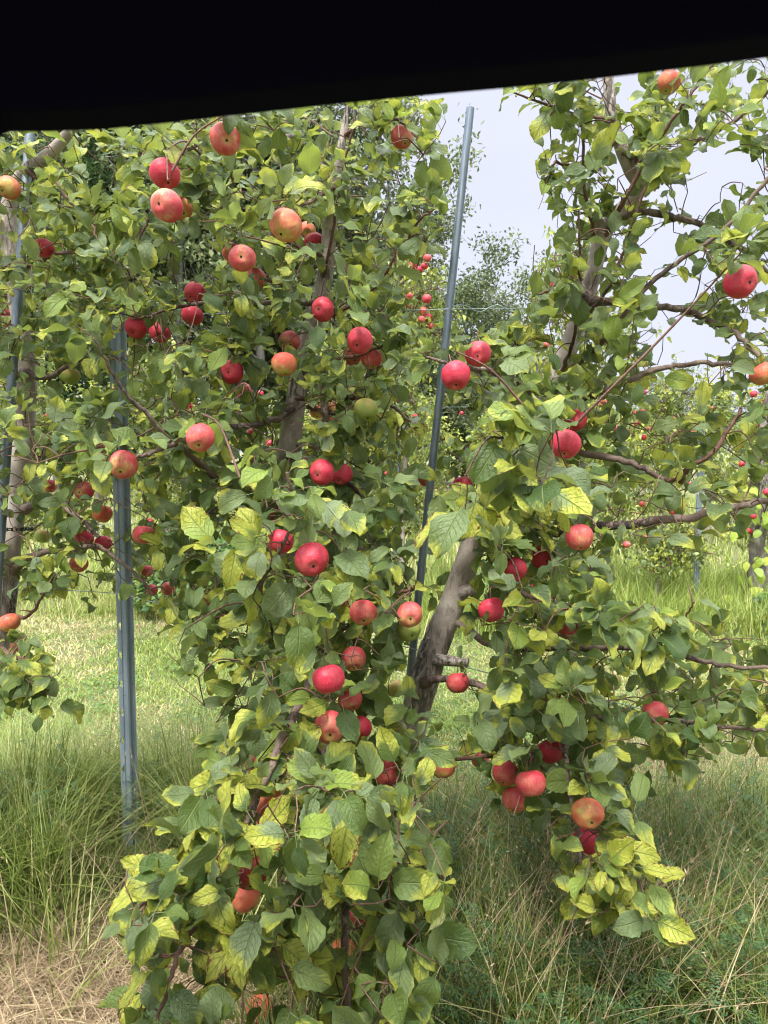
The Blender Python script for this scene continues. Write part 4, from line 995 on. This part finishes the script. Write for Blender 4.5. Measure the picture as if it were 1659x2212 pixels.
# ------------------------------------------------------------------ rows of apple trees behind
def far_tree_proto(seed, n_sh, leafL, limbs=14, H=3.3, spread=.85, detail=(3, 3)):
    g = np.random.default_rng(seed); a = Acc(); nodes = []
    z = np.linspace(-.05, H * .93, 12); tr = np.stack([.06 * np.sin(z * 1.1 + seed) , .05 * np.cos(z * 1.4 + seed), z], -1); tr[0, :2] = tr[1, :2]
    tube(a, spline(tr, 3), np.linspace(.05, .01, 34), 9, rough=.05)
    tw = Acc()
    for i in range(limbs):
        zz = g.uniform(.55, H * .88); az = g.uniform(0, 6.28); ln = spread * (1.15 - .6 * zz / H) * g.uniform(.6, 1.1)
        p0 = np.array([np.interp(zz, z, tr[:, 0]), np.interp(zz, z, tr[:, 1]), zz]); d = np.array([math.cos(az), math.sin(az) * .8, g.uniform(-.1, .45)])
        pts = [p0, p0 + d * ln * .5 + [0, 0, .05], p0 + d * ln + [0, 0, -.05 * ln]]
        w = spline(pts, 4); tube(tw, w, np.linspace(.012, .004, len(w)), 5, cap=False, mat=1); nodes += list(w[1:])
    nodes += list(tr[4:]); nodes = np.array(nodes); P_, D_, N_, Lf, Y_, H_ = [], [], [], [], [], []
    for s in range(n_sh):
        b = nodes[g.integers(len(nodes))]; o = g.normal(0, 1, 3) * [.17, .15, .14] + [0, 0, .03]; p = b + o
        if p[2] < .45: continue
        tube(tw, [b, b + o * .55 + g.normal(0, .02, 3), p], [.003, .0025, .0015], 4, cap=False, mat=1)
        yy = g.normal(.40, .2); hh = g.normal(.62, .16)
        for l in range(g.integers(6, 10)):
            q = p + g.normal(0, .035, 3); d = norm(g.normal(0, 1, 3) + [0, 0, -.35]); n = norm(np.array([0, -.5, 1.]) + g.normal(0, .45, 3))
            P_.append(q); D_.append(d); N_.append(n); Lf.append(leafL * g.uniform(.7, 1.25)); Y_.append(yy + g.normal(0, .12)); H_.append(hh + g.normal(0, .1))
    P_, D_, N_, Lf = map(np.array, (P_, D_, N_, Lf)); n = len(P_)
    rn = np.stack([np.clip(H_, 0, 1), np.clip(Y_, 0, 1), g.random(n)], 1)
    leaves(tw, P_, D_, N_, Lf, Lf * .62, g.normal(.7, .4, n), np.abs(g.normal(.25, .15, n)), rn, detail[0], detail[1], petiole=.012, serr=0, mat=0, pw=0)
    return a.mesh("trunk", M_bark), tw.mesh("crown", [M_leaf_far, M_twig])
protos = [far_tree_proto(11 + s, 560, .068, limbs=17) for s in range(3)]
protos_far = [far_tree_proto(31 + s, 300, .10, limbs=12, detail=(2, 3)) for s in range(2)]
def put_far(pr, x, y, rz, sx, sz, label, group):
    r = empty("apple_tree", (x, y, 0), rz); r.scale = (sx, sx, sz); tag(r, label, "tree", group)
    link(bpy.data.objects.new("trunk", pr[0]), r); link(bpy.data.objects.new("crown", pr[1]), r); return r
row2 = [(-5.6, 2.8, "apple tree of the second row farthest out past the leftmost trunk"), (-3.9, 2.9, "second row apple tree seen beyond the leftmost trunk"),
        (-2.15, 2.75, "second row apple tree behind the steel channel post"), (-.55, 2.9, "second row apple tree hidden behind the middle tree's crown"),
        (.22, 3.75, "tall second row apple tree with apple clusters close beside the leaning tube"), (1.98, 4.0, "second row apple tree with a long top shoot against the sky behind the leaning tree"),
        (2.85, 2.45, "low second row apple tree between the leaning tree and the pale blue post"), (4.05, 2.95, "second row apple tree at the picture's far edge with a weathered trunk and vine")]
for i, (x, h, lab) in enumerate(row2):
    put_far(protos[i % 3], x, 7.25 + .1 * math.sin(i * 2.1), i * 1.9, .78 if x != 2.85 else .7, h / 3.3, lab, "apple trees of the second row")
rr_ = random.Random(3)
MARKS = [(-120, "just outside the picture past the leftmost trunk"), (30, "behind the leftmost trunk"), (150, "between leftmost trunk and channel post"), (262, "straight behind the channel post"),
 (380, "just past the channel post"), (500, "behind the middle tree's outer boughs"), (640, "behind the middle trunk"), (770, "behind the middle tree's far boughs"), (870, "where the blue grey tube stands"),
 (960, "behind the leaning tube"), (1070, "behind the leaning trunk's lower half"), (1200, "behind the leaning trunk's upper half"), (1320, "past the leaning tree's trunk"),
 (1420, "in the gap before the pale blue post"), (1520, "behind the pale blue post"), (1640, "behind the weathered trunk"), (1780, "just outside the picture past the weathered trunk")]
for (yy, n, x0, dx, lab, h) in ((12.2, 11, -8.5, 1.75, "third row apple tree", 2.55), (17.2, 12, -9, 2.0, "fourth row apple tree, low and yellow green,", 2.6), (22.5, 12, -11, 2.4, "farthest row apple tree, tiny,", 2.7)):
    for i in range(n):
        lx, _, _ = proj(np.array([[x0 + i * dx, yy, 1.5]])); lx = float(lx[0])
        if not -150 < lx < 1830: continue
        mark = min(MARKS, key=lambda m_: abs(m_[0] - lx))[1]
        put_far(protos_far[i % 2], x0 + i * dx + rr_.uniform(-.2, .2), yy + rr_.uniform(-.1, .1), rr_.uniform(0, 6.28), .95, h / 3.3 * rr_.uniform(.88, 1.1), lab + ' ' + mark, "apple trees of the farther rows")
for i in range(90):       # scattered fruit in the rows behind
    yy = rr_.choice([7.0, 7.2, 6.9, 12.0, 12.1]); x = rr_.uniform(-4.3, 4.6) * (1 if yy < 8 else 1.5); z = rr_.uniform(.7, 2.4 if not -.2 < x < .6 else 3.2)
    FAR_Q.append((np.array([x, yy + rr_.uniform(-.35, .2), z]), .034, rr_.choice('rrs'), (R(rr_.uniform(-60, 0)), R(rr_.uniform(-20, 20)), 0), 'second' if yy < 8 else 'third', False))
ORD = ["topmost", "second from the top", "third from the top", "fourth from the top", "fifth from the top", "sixth from the top", "seventh from the top", "eighth from the top", "ninth from the top", "tenth from the top"]
ORD += [o_.replace("top", "bottom") for o_ in ORD[9:0:-1]] + ["lowest"]
by_mark = {}
for q_ in FAR_Q:
    lx, ly, _d = proj(q_[0][None]); lx, ly = float(lx[0]), float(ly[0])
    if not (-30 < lx < 1690): continue
    mk = "of the string beside the leaning tube" if (860 < lx < 945 and 540 < ly < 720) else min(MARKS[1:-1], key=lambda m_: abs(m_[0] - lx))[1]
    by_mark.setdefault((q_[4], mk), []).append((ly, q_))
for (row_, mk), L_ in by_mark.items():
    L_.sort(key=lambda t_: t_[0])
    for i_, (ly, q_) in enumerate(L_):
        od = ORD[i_] if i_ < 10 and i_ < len(L_) - 1 else ("lowest" if i_ == len(L_) - 1 and i_ > 0 else ORD[max(0, min(19, 20 - len(L_) + i_))])
        if len(L_) == 1: od = "single"
        put_apple(q_[0], q_[1], q_[2], q_[3], f"{od} small {row_} row apple {mk}", "distant apples in the rows behind", parts=q_[5])

# weathered vine-clad stem at the far edge
q = P(1632, 1330, 7.0); vroot = empty("climbing_vine", (float(q[0]), float(q[1]), 0)); tag(vroot, "yellow green climbing vine on the weathered trunk at the picture's far edge", "vine")
a = Acc(); V0 = np.array([float(q[0]), float(q[1]), 0])
pts = [V0 + [.10 * math.cos(i * 1.1), .10 * math.sin(i * 1.1) - .02, .1 + i * .13] for i in range(9)]; tube(a, spline(pts, 4), .004, 5); a.build("stem", M_twig, vroot)
a = Acc(); n = 70; g = np.random.default_rng(4); Pp = V0 + np.stack([g.normal(0, .16, n), -.12 + g.normal(0, .08, n), g.uniform(.15, 1.3, n)], -1)
Dd = norm(np.stack([g.normal(0, .6, n), g.normal(-.5, .3, n), g.normal(-.8, .3, n)], -1)); Nn = norm(np.stack([g.normal(0, .3, n), np.full(n, -1.), g.normal(.5, .3, n)], -1))
leaves(a, Pp, Dd, Nn, g.uniform(.08, .13, n), g.uniform(.07, .11, n), g.normal(.4, .2, n), np.full(n, .15), np.stack([g.random(n), g.random(n), g.random(n)], 1), 5, 5, shape='heart', serr=0)
a.build("foliage", M_vine, vroot)
a = Acc(); tube(a, spline([V0 + [.02, .02, -.05], V0 + [.01, .02, .4], V0 + [0, .03, .75], V0 + [.05, .02, 1.05], V0 + [.02, .04, 1.4], V0 + [.06, .1, 1.9], V0 + [.1, .1, 2.3]], 5), np.interp(np.arange(31), [0, 8, 15, 16, 30], [.085, .07, .078, .06, .03]), 12, rough=.09)
for zz, s_ in ((.95, 1), (1.1, -1), (1.3, -1)): tube(a, [V0 + [0, 0, zz], V0 + [s_ * .12, -.03, zz + .06], V0 + [s_ * .35, -.05, zz + .2]], [.02, .014, .006], 7, rough=.1)
tag(a.build("dead_trunk", M_bark_old), "weathered grey trunk with broken side stubs at the picture's far edge", "trunk")

# dark leafy weeds under the second row
def leafy_mound(name, x, y, rx, ry, h, n, L, mat, label, cat, seed):
    g = np.random.default_rng(seed); root = empty(name, (x, y, 0)); tag(root, label, cat)
    a = Acc()
    for s in range(26):
        az = g.uniform(0, 6.28); e_ = np.array([x + math.cos(az) * rx * g.uniform(.2, .9), y + math.sin(az) * ry * g.uniform(.2, .9), h * g.uniform(.5, .95)])
        b = np.array([x + (e_[0] - x) * .5, y + (e_[1] - y) * .5, -.02]); tube(a, spline([b, (b + e_) / 2 + [0, 0, .1], e_], 3), np.linspace(.006, .003, 7), 5, cap=False)
    a.build("stem", M_twig, root)
    th = g.uniform(0, 6.28, n); rr = np.sqrt(g.random(n)); zt = h * np.sqrt(np.clip(1 - rr ** 2 * .8, 0, 1)) * (1 + .25 * np.sin(th * 3) * rr)
    p = np.stack([x + np.cos(th) * rr * rx, y + np.sin(th) * rr * ry, zt * g.uniform(.35, 1.05, n) + .02], -1)
    d = norm(np.stack([np.cos(th), np.sin(th) - .4, g.normal(-.25, .4, n)], -1) + g.normal(0, .5, (n, 3))); nn = norm(np.array([0, -.4, 1.]) + g.normal(0, .35, (n, 3)))
    a = Acc(); leaves(a, p, d, nn, L * g.uniform(.6, 1.2, n), L * .62 * g.uniform(.7, 1.2, n), g.normal(.5, .3, n), np.full(n, .2), np.stack([g.random(n), g.random(n), g.random(n)], 1), 3, 3, serr=0, pw=0)
    a.build("foliage", mat, root)
leafy_mound("weed_bush", -1.72, 6.9, .75, .5, .82, 2600, .075, M_weed, "dark leafy weed bush between the hanging apples and the middle tree, beyond the lawn", "bush", 5)
leafy_mound("weed_bush", 1.35, 7.0, .6, .4, .45, 1500, .07, M_weed, "low leafy weeds at the foot of the second row, seen past the leaning trunk", "bush", 6)
leafy_mound("weed_bush", 4.0, 6.3, .6, .4, .40, 1200, .075, M_weed, "low pointed leaf weeds in front of the weathered trunk at the far edge", "bush", 8)

# ------------------------------------------------------------------ the wood behind the orchard
def wood_proto(seed, H, cw, n_leaf, L, mat, kind):
    g = np.random.default_rng(seed); a = Acc(); z = np.linspace(-.1, H * .9, 10)
    tr = np.stack([np.cumsum(g.normal(0, .08, 10)), np.cumsum(g.normal(0, .08, 10)), z], -1); tube(a, spline(tr, 3), np.linspace(H * .014, .03, 28), 8)
    tw = Acc(); nodes = []
    nl = 40 if kind != 'pine' else 60
    for i in range(nl):
        zz = H * (g.uniform(.2, .92) if kind != 'pine' else g.uniform(.08, .95)); az = g.uniform(0, 6.28)
        prof = (1.0 - .55 * abs(zz / H - .5) * 1.6) if kind != 'pine' else (1.08 - zz / H)
        ln = cw * prof * g.uniform(.55, 1.0); p0 = np.array([np.interp(zz, z, tr[:, 0]), np.interp(zz, z, tr[:, 1]), zz])
        up_ = g.uniform(.35, 1.1) if kind != 'pine' else g.uniform(-.1, .2); d = np.array([math.cos(az), math.sin(az), up_])
        w = spline([p0, p0 + d * ln * .5 + g.normal(0, .1, 3), p0 + d * ln * np.array([1, 1, .8])], 3)
        tube(tw, w, np.linspace(.05, .012, len(w)) * H / 12, 4, cap=False, mat=1); nodes += list(w[2:])
        for s in range(3):
            b = w[g.integers(2, len(w))]; e_ = b + norm(g.normal(0, 1, 3) + [0, 0, .5]) * cw * g.uniform(.2, .4); tube(tw, [b, (b + e_) / 2 + g.normal(0, .05, 3), e_], [.014, .01, .006], 3, cap=False, mat=1); nodes += [e_, e_, (b + e_) / 2]
    nodes = np.array(nodes); m = n_leaf // 14; c = nodes[g.integers(0, len(nodes), m)] + g.normal(0, cw * .07, (m, 3))
    p = (c[:, None] + g.normal(0, 1, (m, 14, 3)) * cw * .055).reshape(-1, 3); n = len(p)
    d = norm(g.normal(0, 1, (n, 3))); nn = norm(g.normal(0, .7, (n, 3)) + [0, -.2, .8]); hue = np.repeat(g.random(m), 14) * .6 + g.random(n) * .4
    leaves(tw, p, d, nn, L * g.uniform(.6, 1.3, n), L * (.6 if kind != 'pine' else .22) * g.uniform(.7, 1.2, n), g.normal(.4, .3, n), np.full(n, .1), np.stack([hue, g.random(n), g.random(n)], 1), 2, 3, petiole=0, serr=0, pw=0)
    return a.mesh("trunk", M_wood_bark), tw.mesh("crown", [mat, M_wood_bark])
WP = {'dense': wood_proto(1, 12, 3.4, 19000, .25, M_wood_leaf, 'broad'), 'sparse': wood_proto(2, 13, 3.2, 7500, .17, M_wood_leaf, 'broad'),
      'pine': wood_proto(3, 14, 3.0, 22000, .26, M_pine, 'pine'), 'round': wood_proto(4, 9, 3.2, 12000, .16, M_wood_leaf, 'broad')}
wood = [ # name, proto, picture x, distance, height, label
 ('pine_tree','pine',120,30,17,"dark pine beyond the orchard behind the bent upper trunk"), ('pine_tree','pine',215,27,15,"bushy green pine seen in the gap beside the bent upper trunk"),
 ('woodland_tree','dense',-60,30,15,"dense dark tree of the wood at the picture's edge behind the leftmost tree"),
 ('woodland_tree','dense',330,29,14.5,"dense dark tree of the wood behind the touching pair of apples"), ('woodland_tree','sparse',400,27,16,"thin tree with bare grey twigs behind the touching pair of apples"),
 ('woodland_tree','dense',470,30,15,"dense dark tree of the wood behind the middle tree's left boughs"), ('woodland_tree','sparse',560,28,17,"tall thin tree with grey boughs behind the middle tree's top"),
 ('woodland_tree','dense',650,31,14,"dense tree of the wood hidden behind the middle trunk"), ('woodland_tree','sparse',740,28,15.5,"tall airy tree showing pale boughs right of the middle tree's top"),
 ('birch_tree','sparse',838,29,15.5,"airy birch with white stems between the middle tree and the leaning tube"), ('woodland_tree','dense',790,33,12,"dense tree of the wood standing behind the birch"),
 ('birch_tree','sparse',895,30,12.0,"lower sparse birch whose twigs end in the sky beside the leaning tube"), ('woodland_tree','dense',905,33,8.0,"dark round tree of the wood just left of the leaning tube"),
 ('woodland_tree','round',1035,28,8.6,"rounded airy tree with a pale branching trunk right of the leaning tube"), ('woodland_tree','dense',985,33,6.6,"dark tree of the wood behind the leaning tube"),
 ('woodland_tree','dense',1110,34,6.9,"low dense tree where the wood meets the open sky"), ('woodland_tree','round',1060,34,6.0,"low olive green tree at the foot of the rounded airy one"), ('woodland_tree','dense',1180,38,5.6,"lowest dense tree at the end of the wood behind the leaning tree"),
 ('woodland_tree','round',1440,44,6.1,"hazy grey green tree far behind the pale blue post"), ('woodland_tree','dense',1380,46,4.2,"small dark distant tree beside the hazy one"), ('woodland_tree','dense',1540,46,4.6,"dark distant tree low behind the pale blue post"),
 ('woodland_tree','round',1290,46,3.9,"low distant tree hidden behind the leaning tree's middle"), ('woodland_tree','dense',1640,46,4.8,"dark distant tree behind the weathered trunk"), ('woodland_tree','dense',1240,42,4.6,"distant dense tree behind the leaning tree's upper trunk")]
HB = {'dense': 12, 'sparse': 13, 'pine': 14, 'round': 9}
for i, (nm, pk, px, dist, h, lab) in enumerate(wood):
    q = P(px, 1000, dist); r = empty(nm, (float(q[0]), float(q[1]), 0), i * 1.37); s = h / HB[pk]; r.scale = (max(s, .62), max(s, .62), s); tag(r, lab, "tree", "trees of the wood behind the orchard")
    link(bpy.data.objects.new("trunk", WP[pk][0]), r); link(bpy.data.objects.new("crown", WP[pk][1]), r)
a = Acc(); g = np.random.default_rng(12); n = 26000
xx = g.uniform(-34, 12, n); yy = g.uniform(30, 36, n); hh = (4.4 + 1.4 * np.sin(xx * .7) + .8 * np.sin(xx * 1.9)) * np.interp(xx, [-34, -4, 1.5, 5, 12], [1.9, 1.5, 1.0, .7, .4])
p = np.stack([xx, yy, hh * np.sqrt(g.random(n))], -1); leaves(a, p, norm(g.normal(0, 1, (n, 3))), norm(g.normal(0, .6, (n, 3)) + [0, -.3, .8]), g.uniform(.25, .5, n), g.uniform(.18, .34, n), g.normal(.4, .3, n), np.full(n, .1), np.stack([g.random(n) * .7, g.random(n), g.random(n)], 1), 2, 3, petiole=0, serr=0, pw=0)
tag(a.build("undergrowth", M_wood_leaf), "dark undergrowth along the edge of the wood", "undergrowth", kind='stuff')

# ------------------------------------------------------------------ grass and herbs
def blades(acc, xy, h, wd, lean, az, hue, segs=4, droop=.5, z0=None, mat=0):
    N = len(h); t = np.linspace(0, 1, segs + 1)[None]; az = az[:, None]
    s = lean[:, None] * t + droop * lean[:, None] * t ** 2
    out = h[:, None] * s; zz = h[:, None] * t * np.clip(1 - .28 * lean[:, None] * t, .15, 1)
    cx = xy[:, 0:1] + np.cos(az) * out; cy_ = xy[:, 1:2] + np.sin(az) * out
    ta = az + math.pi / 2 + rng.normal(0, .5, (N, 1)); w_ = wd[:, None] * (1 - t ** 1.6) * .5 + .0001
    A = np.stack([cx - np.cos(ta) * w_, cy_ - np.sin(ta) * w_, zz], -1); B = np.stack([cx + np.cos(ta) * w_, cy_ + np.sin(ta) * w_, zz], -1)
    V = np.stack([A, B], 2).reshape(N, (segs + 1) * 2, 3); V[:, 0:2, 2] = -.01
    if z0 is not None: V[:, :, 2] += z0[:, None]
    i = np.arange(segs) * 2; q = np.stack([i, i + 1, i + 3, i + 2], -1); nv_ = (segs + 1) * 2
    Q = (q[None] + (np.arange(N) * nv_)[:, None, None]).reshape(-1, 4); C = np.zeros((N, nv_, 4), np.float32); C[:, :, 0] = hue[:, None]; C[:, :, 1] = rng.random((N, 1))
    acc.add(V.reshape(-1, 3), Q, C.reshape(-1, 4), None, mat)
def clumped(n, x0, x1, y0, y1, nc, spread):
    c = rng.uniform([x0, y0], [x1, y1], (nc, 2)); k_ = rng.integers(0, nc, n); return c[k_] + rng.normal(0, spread, (n, 2)), k_
# tall grass along the foot of the near row
n = 34000; xy, kk = clumped(n, -1.9, 2.3, 1.55, 3.05, 520, .065)
ok = ~((xy[:, 0] < -.62 + .5 * (xy[:, 1] - 1.9)) & (xy[:, 1] < 2.05 + .12 * np.sin(xy[:, 0] * 9) + rng.normal(0, .09, n)))
ok &= np.hypot(xy[:, 0] - fp[0], xy[:, 1] - fp[1] + .05) > .09
ok &= ~((xy[:, 0] > -.66) & (xy[:, 0] < -.35) & (xy[:, 1] < 1.98))
xy = xy[ok]; kk = kk[ok]; n = len(xy)
hb = rng.uniform(.16, .42, 520)[kk] * np.interp(xy[:, 0], [-1.6, -.9, -.5, 0, .4, 2], [1.05, 1.05, .75, .85, .95, .95]); hb = hb * np.where((np.abs(xy[:, 0] - pb[0] * xy[:, 1] / pb[1]) < .17 + .03 * np.sin(xy[:, 1] * 30)) & (xy[:, 1] < pb[1] + .03), .22, 1.0); h = np.clip(hb * rng.uniform(.55, 1.25, n), .04, .55)
hue = np.clip(rng.normal(.34, .2, n) + (rng.random(520) < .14)[kk] * .35, 0, 1)
a = Acc(); blades(a, xy, h, rng.uniform(.0026, .0070, n), np.abs(rng.normal(.42, .28, n)), (rng.uniform(0, 6.28, 520)[kk] + rng.normal(0, 1.0, n)), hue, 5, .7)
n = 5200; xy, kk = clumped(n, -1.8, -.55, 2.35, 3.2, 60, .07); az = np.full(n, -.5) + rng.normal(0, .6, n)       # broader, brighter blades round the channel post
hq = rng.uniform(.2, .55, n) * np.where((np.abs(xy[:, 0] - pb[0] * xy[:, 1] / pb[1]) < .24) & (xy[:, 1] < pb[1] + .03), .22, 1.0)
blades(a, xy, hq, rng.uniform(.003, .008, n), np.abs(rng.normal(.5, .25, n)), az + np.where(rng.random(60)[kk] < .5, math.pi * .9, 0), np.clip(rng.normal(.5, .12, n), 0, 1), 6, .8)
n = 2600; xy = rng.uniform([.2, 1.75], [1.9, 2.9], (n, 2))
blades(a, xy, rng.uniform(.25, .5, n), rng.uniform(.003, .007, n), np.abs(rng.normal(.4, .25, n)), rng.uniform(0, 6.28, n), np.clip(rng.normal(.42, .12, n), 0, 1), 6, .9)
tag(a.build("tall_grass", M_grass), "tall green grass along the foot of the near trees", "grass", kind='stuff')
# dry stalks with seed heads
a = Acc(); n = 1100; xy, kk = clumped(n, .0, 1.7, 1.55, 2.7, 80, .06); L_ = xy[:90]; L_[:, 0] = rng.uniform(-1.1, -.4, 90); L_[:, 1] = rng.uniform(1.9, 2.6, 90); xy[:90] = L_
h = rng.uniform(.3, .62, n); lean = np.abs(rng.normal(.3, .22, n)); az = rng.uniform(-.9, .9, n) + np.where(rng.random(n) < .3, 3.1, 0)
blades(a, xy, h, rng.uniform(.0022, .0040, n), lean, az, np.clip(rng.normal(.65, .2, n), 0, 1), 7, .6)
t_ = lean + .6 * lean; tips = np.stack([xy[:, 0] + np.cos(az) * h * t_, xy[:, 1] + np.sin(az) * h * t_, h * np.clip(1 - .28 * lean, .15, 1)], -1)
sel = rng.random(n) < .45; tp_ = np.repeat(tips[sel], 12, 0); azz = np.repeat(az[sel], 12); m = len(tp_); back = rng.uniform(-.01, .075, m)
pp = tp_ - np.stack([np.cos(azz) * back * .4, np.sin(azz) * back * .4, back], -1); dd = norm(np.stack([np.cos(azz) * .4, np.sin(azz) * .4, np.ones(m)], -1) + rng.normal(0, .35, (m, 3)))
leaves(a, pp, dd, norm(rng.normal(0, 1, (m, 3))), rng.uniform(.008, .016, m), rng.uniform(.002, .004, m), np.full(m, .1), np.full(m, .3), rng.random((m, 3)), 2, 3, petiole=0, serr=0, pw=0)
tag(a.build("dry_stalks", M_straw), "straw coloured dry stalks with seed heads standing in the tall grass", "grass", kind='stuff')
# vetch: feathery compound leaves in the tall grass
a = Acc(); PP, DD, NN = [], [], []
for s in range(620):
    if s < 500: bx, by = rng.uniform(.0, 1.75), rng.uniform(1.6, 2.85)
    else: bx, by = rng.uniform(-1.7, -.7), rng.uniform(2.35, 3.1)
    if abs(bx - pb[0]) < .22 and by < 2.8: continue
    b = np.array([bx, by, 0.]); d = norm(np.array([rng.normal(0, .5), rng.normal(-.2, .4), 1.])); st_l = rng.uniform(.16, .42)
    for j in range(7):
        p0 = b + d * st_l * (.35 + .65 * j / 6) + rng.normal(0, .008, 3); az = rng.uniform(0, 6.28); rd = norm(np.array([math.cos(az), math.sin(az) - .3, .35])); sd_ = norm(np.cross(rd, UP)); ln = rng.uniform(.05, .09)
        for l in range(8):
            q = p0 + rd * ln * (l + 1) / 8 + UP * (.012 * math.sin(l / 8 * 3.1) ) 
            for sg in (-1, 1): PP.append(q); DD.append(sd_ * sg + rd * .35 + rng.normal(0, .12, 3)); NN.append(np.cross(sd_, rd) * (1 if np.cross(sd_, rd)[2] > 0 else -1) + rng.normal(0, .2, 3))
PP, DD, NN = np.array(PP), norm(np.array(DD)), norm(np.array(NN)); n = len(PP)
leaves(a, PP, DD, NN, rng.uniform(.010, .017, n), rng.uniform(.0038, .0062, n), np.full(n, .2), np.full(n, .1), np.stack([np.clip(rng.normal(.45, .25, n), 0, 1), rng.random(n), rng.random(n)], 1), 2, 3, petiole=0, serr=0, pw=0)
tag(a.build("vetch", M_vetch), "feathery vetch leaves tangled through the tall grass", "ground plants", kind='stuff')
# lawn of the alley
a = Acc(); n = 120000; v = rng.random(n) ** 1.5; yy = 2.75 + 4.3 * v; xx = rng.uniform(-.62, .66, n) * (yy + .6); xy = np.stack([xx, yy], -1)
pn = np.sin(xx * 2.1 + 1.3) * np.cos(yy * 1.7) + .6 * np.sin(xx * 5 + yy * 3) + .4 * np.sin(xx * 11 - yy * 7)
h = rng.uniform(.02, .052, n) * (1 + .2 * pn); hue = np.clip(.47 + rng.normal(0, .19, n) + .14 * np.clip((xx - 1.2), 0, 1) + .35 * (pn < -.75) + (np.abs(yy - 3.55 - .15 * np.sin(xx * 3)) < .18) * .34 + (np.abs(yy - 6.6) < .25) * .3 - .12 * (pn > .6), 0, 1)
blades(a, xy, h, rng.uniform(.0035, .0065, n) * (.7 + yy * .12), np.abs(rng.normal(.6, .4, n)), rng.uniform(0, 6.28, n), hue, 3, .6)
tag(a.build("lawn", M_lawn), "mown grass of the alley between the rows", "grass", kind='stuff')
# clover and broad small weeds in the lawn
a = Acc(); n = 15000; xy, kk = clumped(n, -3, 3.4, 2.9, 6.8, 240, .13); p = np.stack([xy[:, 0], xy[:, 1], rng.uniform(.02, .07, n)], -1)
az = rng.uniform(0, 6.28, n); d = np.stack([np.cos(az), np.sin(az), rng.normal(.1, .2, n)], -1); nn = norm(np.array([0, -.3, 1.]) + rng.normal(0, .3, (n, 3)))
leaves(a, p, d, nn, rng.uniform(.014, .028, n), rng.uniform(.012, .022, n), np.full(n, .2), np.full(n, .1), np.stack([np.clip(rng.normal(.62, .2, n), 0, 1), rng.random(n), rng.random(n)], 1), 2, 3, petiole=0, serr=0, pw=0)
tag(a.build("clover", M_weed), "clover and small weeds in the mown alley", "ground plants", kind='stuff')
# cut hay lying on the ground: patches in the alley and the straw mat in the near corner
a = Acc()
def hay(n, cx, cyy, rx, ry, L0, L1, zt):
    th = rng.uniform(0, 6.28, n); r = np.sqrt(rng.random(n)) * (1 + .2 * np.sin(th * 3 + cx)); x = cx + np.cos(th) * r * rx; y = cyy + np.sin(th) * r * ry
    az = rng.uniform(0, 6.28, n); blades(a, np.stack([x, y], -1), rng.uniform(L0, L1, n), rng.uniform(.0018, .0042, n), rng.uniform(.8, 2.4, n), az, np.clip(rng.normal(.42, .3, n), 0, 1), 5, rng.uniform(-.1, .2), z0=rng.uniform(.0, zt, n) - .04)
hay(10000, -1.1, 1.9, .62, .34, .06, .16, .08); hay(2500, -.52, 1.85, .28, .22, .05, .1, .04)
hay(2600, -.6, 3.35, .55, .16, .04, .09, .05); hay(2400, -1.5, 3.5, .6, .2, .04, .09, .05); hay(3200, 1.9, 3.6, .7, .35, .04, .1, .06); hay(2600, 2.4, 4.8, .9, .35, .04, .1, .05)
hay(2000, .35, 3.2, .3, .2, .04, .08, .04); hay(2400, -1.7, 6.2, 1.6, .3, .05, .1, .05); hay(2000, 1.2, 5.2, .5, .6, .05, .1, .04)
tag(a.build("cut_hay", M_straw), "cut dry hay lying matted on the ground", "hay", kind='stuff')
# meadow grass under the rows behind
a = Acc()
n = 26000; xy, kk = clumped(n, .4, 6.2, 6.0, 8.6, 500, .12); h = rng.uniform(.15, .5, 500)[kk] * rng.uniform(.6, 1.2, n)
blades(a, xy, h, rng.uniform(.004, .010, n), np.abs(rng.normal(.3, .2, n)), rng.uniform(0, 6.28, n), np.clip(rng.normal(.35, .22, n), 0, 1), 4, .6)
n = 11000; xy, kk = clumped(n, -5.5, .5, 6.7, 8.2, 300, .12); blades(a, xy, rng.uniform(.08, .3, n), rng.uniform(.004, .009, n), np.abs(rng.normal(.4, .2, n)), rng.uniform(0, 6.28, n), np.clip(rng.normal(.5, .25, n), 0, 1), 3, .6)
n = 22000; yy = rng.uniform(8.4, 24, n); xx = rng.uniform(-.7, .7, n) * yy; blades(a, np.stack([xx, yy], -1), rng.uniform(.1, .35, n), rng.uniform(.012, .03, n), np.abs(rng.normal(.3, .2, n)), rng.uniform(0, 6.28, n), np.clip(rng.normal(.5, .2, n), 0, 1), 2, .6)
tag(a.build("meadow_grass", M_lawn), "long pale meadow grass under the rows behind", "grass", kind='stuff')
